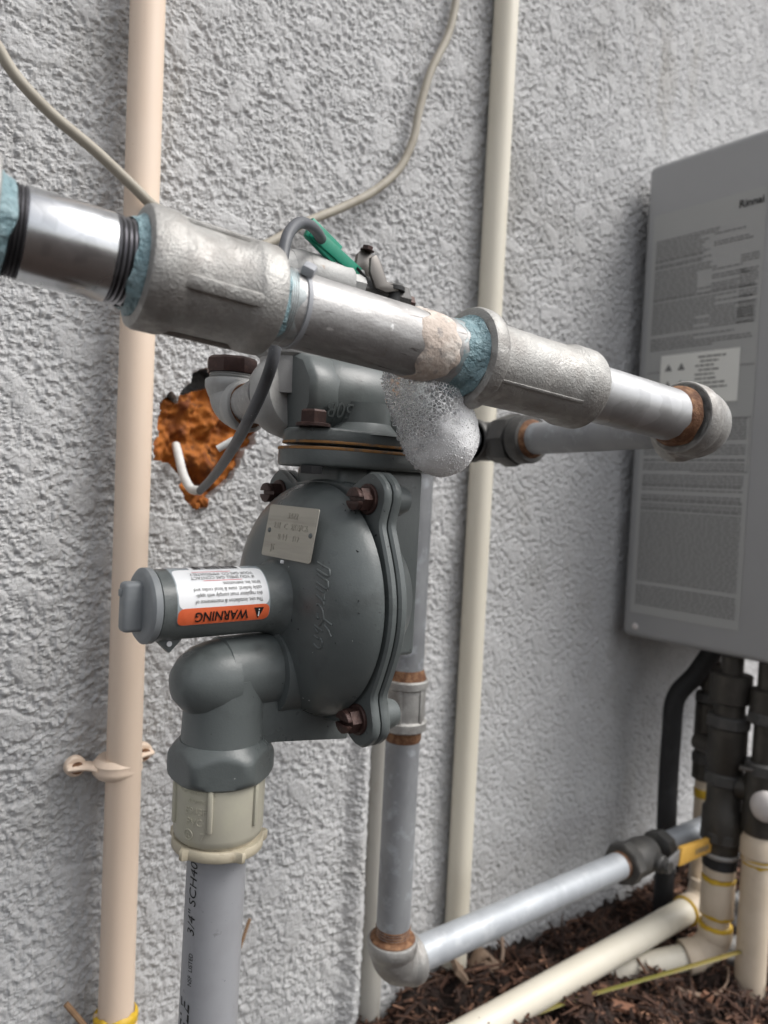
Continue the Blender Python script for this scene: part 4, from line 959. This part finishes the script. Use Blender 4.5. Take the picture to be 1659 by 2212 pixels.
mk('elbow', elbow(GE, Z*.9+X*.35, GD, .0172, .026, .034, .0185, .014), 'creamdirty', rear)
mk('ground_pipe', cyl(GE+GD*.02, G0+GD*.30, .0158, 36), 'cream', rear)
mk('primer_ring', [lathe(GE+GD*.034, GD, [(0,.0186),(.0012,.0180),(.0028,.0160)], 32)], 'primer', rear)
# front isolation valve, coupling and elbow
MB = vp(1565,1700,.902); mx_, my_ = MB.x, MB.y
def zpx(y, n=my_): return pn(1563, y, n).z
fr = thing('middle_water_pipe', 'cream water pipe with yellow primer rings below a dark bronze valve under the heater', 'water pipe', (mx_, my_, .03))
zA, zB, zC_, zD, zE, zF = zpx(1452), zpx(1835), zpx(1860), zpx(1888), zpx(1962), zpx(1985)
v1 = mk('isolation_valve', [lathe(Vector((mx_,my_,HZ0-.002)), -Z, [(0,.013),(.02,.013),(.022,.024),(.055,.024),(.058,.018),(.085,.018),(.088,.0225),(.13,.0225),(.135,.0200),(HZ0-zB-.06,.0205),(HZ0-zB-.055,.0238),(HZ0-zB-.02,.0238),(HZ0-zB-.018,.0205),(HZ0-zB,.0205)], 36),
   lathe(Vector((mx_,my_-.015,.262)), Vector((.25,-1,0)), [(0,.015),(.018,.014),(.019,.017),(.024,.017),(.026,.013),(.05,.013)], 24), lathe(Vector((mx_,my_+.012,.30)), Vector((.2,1,0)), [(0,.012),(.03,.011)], 20)], 'bronze', fr)
mk('pale_ring', [lathe(Vector((mx_,my_-.015,.262))+Vector((.25,-1,0)).normalized()*.018, Vector((.25,-1,0)), [(0,.0168),(.001,.0174),(.003,.0174),(.004,.0165)], 28)], 'castpale', v1)
for zn, rn2 in ((.345,.0262),(.275,.0245),(.205,.0255)):
    mk('union_nut', [lathe(Vector((mx_,my_,zn)), -Z, [(0,rn2*.9),(.002,rn2),(.013,rn2),(.015,rn2*.9)], 8)], 'castdark', fr)
mk('drain_lever', [box((mx_-.012,my_-.040,.292), (.012,.034,.005), ((.9,.4,0),(-.4,.9,0),(0,0,1)), .0015)], 'zinc', fr)
mk('union_ring', [lathe(Vector((mx_,my_,zB+.002)), -Z, [(0,.0215),(.003,.0222),(.006,.0205)], 36)], 'castpale', fr)
mk('lock_ring', [lathe(Vector((mx_,my_,zB-.003)), -Z, [(0,.0200),(.014,.0200),(.015,.0185)], 36)], 'black', fr)
mk('pipe', cyl((mx_,my_,zB-.012), (mx_,my_,zF-.01), .0158, 36), 'creamdirty', fr)
mk('adapter', [lathe(Vector((mx_,my_,zB-.016)), -Z, [(0,.0165),(.001,.0190),(.012,.0190),(.013,.0165)], 36)], 'creamdirty', fr)
mk('coupling', [lathe(Vector((mx_,my_,zD)), -Z, [(0,.0160),(0,.0188),(.001,.0195),(zD-zE-.001,.0195),(zD-zE,.0188),(zD-zE,.016)], 36)], 'creamdirty', fr)
for zq, dn in ((zD+.001,1),(zE-.001,-1),(zF+.001,1)):
    mk('primer_ring', [ragged(Vector((mx_,my_,zq+.002*dn)), -Z*dn, [(0,.0160),(.001,.0184),(.0025,.0197),(.0048,.0198)], .0006, int(zq*1e5)%97)], 'primer', fr)
SD = Vector((-1,.62,-.20)).normalized(); SC = Vector((mx_,my_,zF-.034))
mk('elbow', elbow(SC, Z, SD, .0185, .034, .040, .0198, .016), 'creamdirty', fr)
mk('buried_stub', cyl(SC+SD*.03, SC+SD*.15, .0150, 28), 'cream', fr)
# right hand assembly
QB = vp(1634,1900,.905); qx_, qy_ = QB.x, QB.y
def zq_(y): return pn(1634, y, qy_).z
rg = thing('end_water_pipe', 'cream water pipe under the heater edge with a dark tee and a round white knob', 'water pipe', (qx_, qy_, .03))
tz = zq_(1705)
v2 = mk('isolation_valve', [lathe(Vector((qx_,qy_,HZ0-.002)), -Z, [(0,.013),(.03,.013),(.032,.020),(.07,.020),(.073,.014),(HZ0-tz-.03,.014),(HZ0-tz-.028,.0205),(HZ0-zq_(1795),.0205),(HZ0-zq_(1800),.018)], 36)], 'bronze', rg)
for zn in (.36, .30): mk('union_nut', [lathe(Vector((qx_,qy_,zn)), -Z, [(0,.020),(.002,.0225),(.013,.0225),(.015,.020)], 8)], 'castdark', rg)
mk('cross_branch', [lathe(Vector((qx_,qy_,tz)), Vector((mx_-qx_,my_-.05-qy_,.004)), [(0,.015),((Vector((mx_,my_-.05,0))-Vector((qx_,qy_,0))).length,.014)], 24)], 'bronze', v2)
mk('knob', [blob(vp(1652,1742,.888), (.011,.0165,.0185), 3)], 'whiteknob', v2, label='round white knob')
mk('adapter', [lathe(Vector((qx_,qy_,zq_(1802))), -Z, [(0,.0175),(.003,.0180),(.010,.0205),(.026,.0205),(.028,.0185),(.034,.0185)], 36)], 'creamdirty', rg)
mk('pipe', cyl((qx_,qy_,zq_(1840)), (qx_,qy_,.02), .0172, 36), 'creamdirty', rg)
mk('primer_ring', [ragged(Vector((qx_,qy_,zq_(1853))), -Z, [(0,.0186),(.001,.0187),(.004,.0176),(.007,.0174)], .001, 5)], 'primer', rg)
mk('blue_lever', [box(vp(1568,1598,.985), (.012,.006,.020), None, .002)], 'blue', rear)
mk('red_lever', [box(vp(1604,1800,.975), (.010,.006,.026), None, .002)], 'red', rear)
cp0, cp1 = vp(1570,2062,.985), vp(1625,2020,1.02)
mk('copper_stub', cyl(cp0, cp1, .009, 20), 'copper', label='orange copper pipe stub low on the mulch behind the cream pipes', cat='pipe')

# ------------------------------------------------------------------ litter on the ground
def gpt(x, y, dz=0.0):
    d = ray(x, y); t = (.034-EYE.z)/d.z; p = EYE+d*t; p.z = ground_z(p.x, p.y)+dz; return p
def gz(x, y, z): d = ray(x, y); return EYE+d*((z-EYE.z)/d.z)
def chunk(c, s, rot, seed):
    Vv, Ff = box((0,0,0), s, None, min(s)*.22, 2); rc_ = np.random.RandomState(seed); mrot = Matrix.Rotation(rot[2],3,'Z')@Matrix.Rotation(rot[1],3,'Y')@Matrix.Rotation(rot[0],3,'X')
    return [Vector(c) + mrot@(v + Vector(rc_.normal(size=3))*min(s)*.10) for v in Vv], Ff
mk('bark_curl', [sweep(spline([gpt(1015,2140,.004), gpt(1040,2128,.014), gpt(1068,2122,.012), gpt(1090,2140,.003)], 6), [.006+.003*math.sin(i*.3) for i in range(19)], 10, flat=.4), chunk(gpt(1055,2135,.010), (.034,.020,.006), (.5,.2,.6), 2)], 'barkpale', label='pale curled piece of bark by the foot of the cream conduit', cat='bark')
mk('stub_twig', [sweep(spline([gpt(1078,2115,.0), gpt(1084,2098,.010), gpt(1080,2078,.022)], 5), .0022, 8)], 'drystem', label='pale upright twig stub beside the curled bark', cat='twig')
mk('bark_chip', [chunk(gpt(1270,2092,.008), (.026,.014,.007), (.3,.1,-.4), 3)], 'barkred', label='reddish bark chip between the ground pipe and the grass blade', cat='bark')
mk('bark_chip', [chunk(gpt(1527,2162,.006), (.014,.012,.007), (.2,.5,.3), 4)], 'barkred', label='small orange-brown bark chip in front of the dry bent stem', cat='bark')
mk('bark_chip', [chunk(gpt(985,2180,.008), (.035,.016,.006), (.8,.1,1.0), 6)], 'barkpale', label='flat tan bark chip under the elbow of the gas line', cat='bark')
mk('bark_chip', [chunk(gpt(1350,2195,.006), (.030,.010,.005), (.4,.1,-.9), 8)], 'barkred', label='long brown bark sliver beside the ground pipe', cat='bark')
mk('stone', [blob(gpt(1603,2070,.016), (.026,.022,.020), 4, .12, 3, 3)], 'stone', label='pale grey stone at the foot of the end water pipe', cat='stone')
mk('stone', [blob(vp(1612,1985,1.06), (.030,.03,.036), 4, .10, 3, 5)], 'stone', label='large grey stone behind the cream water pipes by the wall', cat='stone')
mk('grass_blade', [sweep(spline([gz(1110,2208,.052), gz(1240,2160,.058), gz(1370,2122,.066), gz(1500,2085,.074), gz(1600,2055,.074), gz(1640,2040,.070)], 8), [.0030]*20+[.0034]*15+[.0024]*6, 8, flat=.3)], 'blade', label='long yellow-green grass blade lying over the mulch', cat='grass blade')
mk('weed_stalk', [sweep(spline([gpt(1395,2107,.006), gpt(1440,2122,.010), gpt(1490,2138,.012), gpt(1540,2140,.012), gpt(1568,2130,.014), gpt(1572,2112,.016), gpt(1562,2100,.010)], 6), [.0012+.0022*math.sin(min(3.1,i*.13)) for i in range(37)], 8, flat=.6)], 'drystem', label='dry bent plant stem curling on the mulch', cat='stem')
mk('dry_twig', [sweep([gpt(1480,2070,.010), gpt(1560,2100,.012)], .0016, 8)], 'drystem', label='thin straight twig behind the dry bent stem', cat='twig')
mk('wall_twig', [sweep([pn(540,1984,WALL-.006), pn(518,2048,WALL-.010)], .0016, 8)], 'twig', label='thin brown twig leaning on the wall behind the grey vent conduit', cat='twig')
mk('wall_twig', [sweep([pn(142,2168,WALL-.012), pn(182,2215,WALL-.020), pn(215,2260,WALL-.03)], .0022, 8)], 'twig', label='brown twig leaning on the wall left of the peach conduit', cat='twig')
